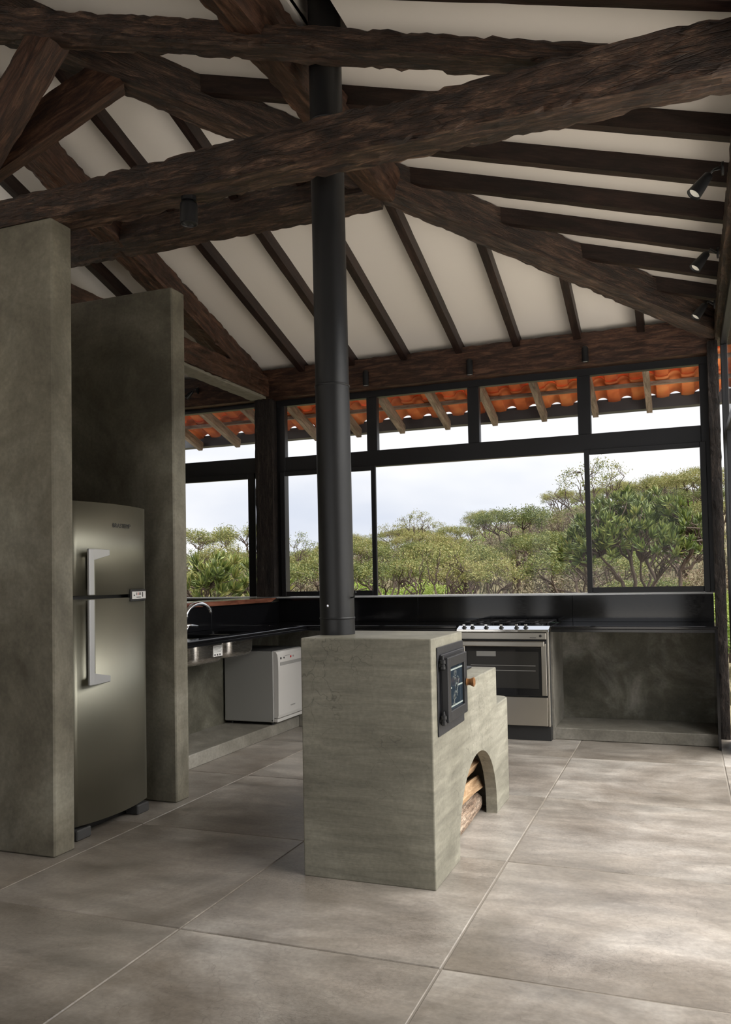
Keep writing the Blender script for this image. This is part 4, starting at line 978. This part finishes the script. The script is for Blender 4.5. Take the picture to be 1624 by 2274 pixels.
def tree_meshes(key, seed, H, R, z0, ch, nhub, ntip, tr, leafkind, leafmat, nleaf, lsize, puff, lean=(0, 0), trunks=1):
    """local meshes of one plant: woody frame and foliage. Dome-shaped crown of radius R from height z0 to z0+ch"""
    rg = random.Random(seed); wb = bmesh.new(); uvl = wb.loops.layers.uv.new('UVMap')
    hubs = []; lx, ly = lean
    for i in range(nhub):
        a = 2*PI*(i+rg.uniform(-.3, .3))/nhub; rr = R*rg.uniform(.25, .62)
        hubs.append(Vector((lx+rr*math.cos(a), ly+rr*math.sin(a), z0*rg.uniform(.72, .98)+.15*ch)))
    bases = [Vector((rg.uniform(-.12, .12)*(trunks > 1), rg.uniform(-.12, .12)*(trunks > 1), -.25)) for _ in range(trunks)]
    forks = [b+Vector((lx*.35+rg.uniform(-.1, .1)*R, ly*.35+rg.uniform(-.1, .1)*R, .25+z0*rg.uniform(.25, .45))) for b in bases]
    def wob(p, q, n, amt):
        out = [p]
        for k in range(1, n):
            t = k/n; out.append(p.lerp(q, t)+Vector((rg.uniform(-1, 1), rg.uniform(-1, 1), rg.uniform(-.4, .8)))*amt*(p-q).length*math.sin(PI*t))
        out.append(q); return out
    def taper(n, a, b): return [a+(b-a)*k/(n-1) for k in range(n)]
    for b, f in zip(bases, forks):
        pts = wob(b, f, 4, .06); bm_tube(wb, pts, taper(len(pts), tr, tr*.8), 7, False, True)
    for i, h in enumerate(hubs):
        f = forks[i % trunks]; pts = wob(f, h, 6, .10); bm_tube(wb, pts, taper(len(pts), tr*.62, tr*.34), 6, False, True)
    subs = []
    for i in range(nhub*4):
        h = hubs[i % nhub]; o = h-Vector((lx, ly, z0*.6)); o.normalize()
        p = h+Vector((o.x*R*rg.uniform(.1, .5)+rg.uniform(-.2, .2)*R, o.y*R*rg.uniform(.1, .5)+rg.uniform(-.2, .2)*R, ch*rg.uniform(.10, .5)))
        pts = wob(h, p, 4, .12); bm_tube(wb, pts, taper(len(pts), tr*.30, tr*.18), 5, False, True); subs.append(p)
    tips = []
    for i in range(ntip):
        a = rg.uniform(0, 2*PI); q = math.sqrt(rg.random()); rr = R*q
        z = z0+ch*math.sqrt(max(0, 1-q*q*.92))*rg.uniform(.45, 1.0)
        p = Vector((lx+rr*math.cos(a), ly+rr*math.sin(a), z)); h = min(subs, key=lambda k: (k-p).length)
        pts = wob(h, p, 4, .13); bm_tube(wb, pts, taper(len(pts), tr*.17, tr*.07), 4, False, True)
        d = (pts[-1]-pts[-2]).normalized()+Vector((0, 0, .55)); tips.append((p, d.normalized()))
    V = []; F = []
    def leaf(p, d, side, L, W):
        up = d.cross(side); i = len(V); bend = up*(L*.10)
        V.extend((p, p+d*L*.55+side*W+bend, p+d*L*.55-side*W+bend, p+d*L)); F.append((i, i+1, i+3)); F.append((i, i+3, i+2))
    for p, d in tips:
        _, s, u = frame_of(d)
        for k in range(nleaf):
            if leafkind == 'rosette':
                th = rg.uniform(.10, 1.25); ph = rg.uniform(0, 2*PI)
                dd = d*math.cos(th)+(s*math.cos(ph)+u*math.sin(ph))*math.sin(th); dd = (dd+Vector((0, 0, .18))).normalized()
                sd = dd.cross(Vector((rg.uniform(-1, 1), rg.uniform(-1, 1), rg.uniform(-1, 1)))).normalized()
                sd = (dd.cross(d)).normalized() if dd.cross(d).length > .05 else sd
                leaf(p-d*rg.uniform(0, puff), dd, sd, lsize*rg.uniform(.7, 1.15), lsize*.10)
            else:
                c = p+Vector((rg.gauss(0, puff), rg.gauss(0, puff), rg.gauss(0, puff*.55)))
                dd = Vector((rg.uniform(-1, 1), rg.uniform(-1, 1), rg.uniform(-.2, .9))).normalized()
                sd = dd.cross(Vector((rg.uniform(-1, 1), rg.uniform(-1, 1), rg.uniform(-1, 1)))).normalized()
                leaf(c, dd, sd, lsize*rg.uniform(.6, 1.2), lsize*.26)
    wm = bm_mesh(wb, key+'_wood'); wm.materials.append(M['treebark'])
    fm = bpy.data.meshes.new(key+'_foliage'); fm.from_pydata([tuple(v) for v in V], [], F); fm.materials.append(leafmat); fm.update()
    return wm, fm
def plant(name, meshes, x, y, sc, rz, label, cat, group=None, z=None):
    t = empty(name, (x, y, ground(x, y) if z is None else z), label, cat, group); t.rotation_euler = (0, 0, rz); t.scale = (sc, sc, sc)
    for n, me in (('branches', meshes[0]), ('foliage', meshes[1])):
        o = bpy.data.objects.new(n, me); COL.objects.link(o); o.parent = t
        if n == 'foliage': o['kind'] = 'stuff'
    return t
# the two near trees with rosettes of long leaves
plant('rosette_tree', tree_meshes('near_tree', 5, 3.8, 1.12, 2.25, 1.20, 6, 330, .075, 'rosette', M['leaf_big'], 20, .145, .07, lean=(-.25, 0), trunks=3), .62, 9.5, 1, 0, 'near tree with tufts of long green leaves at the right end of the long window', 'tree')
plant('rosette_tree', tree_meshes('near_tree_left', 9, 2.8, .95, 1.75, .95, 6, 110, .06, 'rosette', M['leaf_big'], 20, .17, .06, trunks=3), -5.05, 6.95, 1, 0, 'near shrubby tree with tufts of long leaves outside the left window', 'tree')
UMB = [tree_meshes('umbrella_%d' % i, 20+i, 3, 1.25, 1.9, .75, 6, 46, .07, 'fine', M['leaf_mid'], 135, .060, .13) for i in range(3)]
SPARSE = [tree_meshes('sparse_%d' % i, 40+i, 3, 1.0, 1.9, 1.2, 7, 44, .055, 'fine', M['leaf_mid'], 40, .055, .09) for i in range(2)]
BUSH = [tree_meshes('bush_%d' % i, 60+i, 1.6, .95, .55, .75, 6, 50, .04, 'fine', M['leaf_grey'], 95, .058, .14, trunks=3) for i in range(3)]
BRIGHT = [tree_meshes('bright_%d' % i, 80+i, 1.4, .8, .45, .65, 6, 38, .03, 'fine', M['leaf_bright'], 100, .064, .13, trunks=3) for i in range(2)]
TWIG = [tree_meshes('twiggy_%d' % i, 90+i, 1.8, 1.0, .7, .9, 9, 120, .04, 'fine', M['leaf_grey'], 8, .05, .10, trunks=4) for i in range(2)]
def at(ang, dist): return CAM_POS[0]-dist*math.sin(ang), CAM_POS[1]+dist*math.cos(ang)
key = [  # bearing left of the window's normal, distance, kind, scale, label
    (.250, 24.0, UMB[0], 1.03, 'flat-topped tree standing above the scrub near the middle of the long window'),
    (.185, 33.0, UMB[1], 1.25, 'flat-topped tree on the skyline just left of the near tree'),
    (.320, 30.0, UMB[2], .98, 'rounded flat-topped tree right of the flue'),
    (.430, 27.0, UMB[0], .82, 'low flat-topped tree seen left of the flue'),
    (.096, 36.0, SPARSE[0], 1.55, 'tall sparse tree standing on the skyline behind the near tree'),
    (-.008, 40.0, UMB[1], 1.3, 'flat-topped tree on the hill at the far right of the window'),
    (.030, 44.0, UMB[2], 1.2, 'bushy tree on the hill crest behind the near tree'),
    (.505, 46.0, UMB[2], 1.5, 'flat-topped tree on the horizon outside the left window, nearer the post'),
    (.560, 52.0, UMB[1], 1.7, 'flat-topped tree on the horizon in the middle of the left window'),
    (.14, 21.0, TWIG[0], 1.25, 'twiggy leafless shrub in the scrub left of the near tree'),
    (.21, 17.5, TWIG[1], 1.0, 'twiggy shrub low behind the window left of the near tree'),
]
for i, (a, d, ms, sc, lab) in enumerate(key):
    x, y = at(a, d); plant('scrub_tree', ms, x, y, sc, i*1.3, lab, 'tree')
rg = random.Random(77); spots = [at(k[0], k[1]) for k in key]+[(.5, 9.5), (-5.05, 6.95)]
cnt = 0; tries = 0; lots = {}
while cnt < 230 and tries < 6000:
    tries += 1
    d = 15+58*rg.random()**.75; a = rg.uniform(-.045, .60); x, y = at(a, d)
    if y < 9 or any(math.hypot(x-q[0], y-q[1]) < (.9+d*.012) for q in spots): continue
    spots.append((x, y)); cnt += 1; q = rg.random()
    if q < .34: n, ms, sc = 'umbrella_tree', UMB[rg.randrange(3)], rg.uniform(.7, 1.1)
    elif q < .42: n, ms, sc = 'sparse_tree', SPARSE[rg.randrange(2)], rg.uniform(.7, 1.1)
    elif q < .70: n, ms, sc = 'brown_shrub', BUSH[rg.randrange(3)], rg.uniform(.8, 1.5)
    elif q < .86: n, ms, sc = 'green_shrub', BRIGHT[rg.randrange(2)], rg.uniform(.8, 1.4)
    else: n, ms, sc = 'twiggy_shrub', TWIG[rg.randrange(2)], rg.uniform(.8, 1.3)
    reg = 0 if a < .07 else 1 if a < .17 else 2 if a < .26 else 3 if a < .36 else 4 if a < .47 else 5
    lots.setdefault((n, reg), []).append((d, x, y, ms, sc, rg.uniform(0, 6.28)))
WHERE = ['behind the near tree at right', 'left of the near tree', 'in the middle of the long window', 'just right of the flue', 'left of the flue', 'outside the left window']
LOOK = {'umbrella_tree': 'flat-topped olive tree', 'sparse_tree': 'thin open-crowned tree', 'brown_shrub': 'greyish brown shrub', 'green_shrub': 'bright green shrub', 'twiggy_shrub': 'bare twiggy shrub'}
ORD = ['nearest', 'second nearest', 'third nearest', 'fourth nearest', 'fifth nearest', 'sixth nearest', 'seventh nearest', 'eighth nearest', 'ninth nearest', 'tenth nearest', 'eleventh nearest', 'twelfth nearest', 'thirteenth nearest', 'fourteenth nearest', 'fifteenth nearest', 'sixteenth nearest', 'seventeenth nearest', 'eighteenth nearest', 'nineteenth nearest', 'twentieth nearest']
for (n, reg), lst in sorted(lots.items()):
    for k, (d, x, y, ms, sc, rz) in enumerate(sorted(lst, key=lambda q: q[0])):
        plant(n, ms, x, y, sc, rz, ORD[min(k, 19)]+' '+LOOK[n]+' '+WHERE[reg], 'tree' if 'tree' in n else 'shrub', n.replace('_', ' ')+'s on the hillside')
def undergrowth():
    V = []; F = []; r = random.Random(5)
    for k in range(15000):
        d = 12+62*r.random()**.7; a = r.uniform(-.06, .63); x, y = at(a, d)
        if y < 8: continue
        z = ground(x, y); h = r.uniform(.25, .8); t = r.uniform(0, PI); w = r.uniform(.02, .06); i = len(V)
        lx, ly = r.uniform(-.25, .25), r.uniform(-.25, .25)
        V += [(x-w*math.cos(t), y-w*math.sin(t), z-.05), (x+w*math.cos(t), y+w*math.sin(t), z-.05), (x+lx, y+ly, z+h)]; F.append((i, i+1, i+2))
    me = bpy.data.meshes.new('dry_undergrowth'); me.from_pydata(V, [], F); me.materials.append(M['leaf_grey']); me.update()
    o = bpy.data.objects.new('dry_undergrowth', me); COL.objects.link(o); o.parent = HILL; o['kind'] = 'stuff'; o['label'] = 'dry grass and undergrowth between the shrubs on the hillside'
undergrowth()
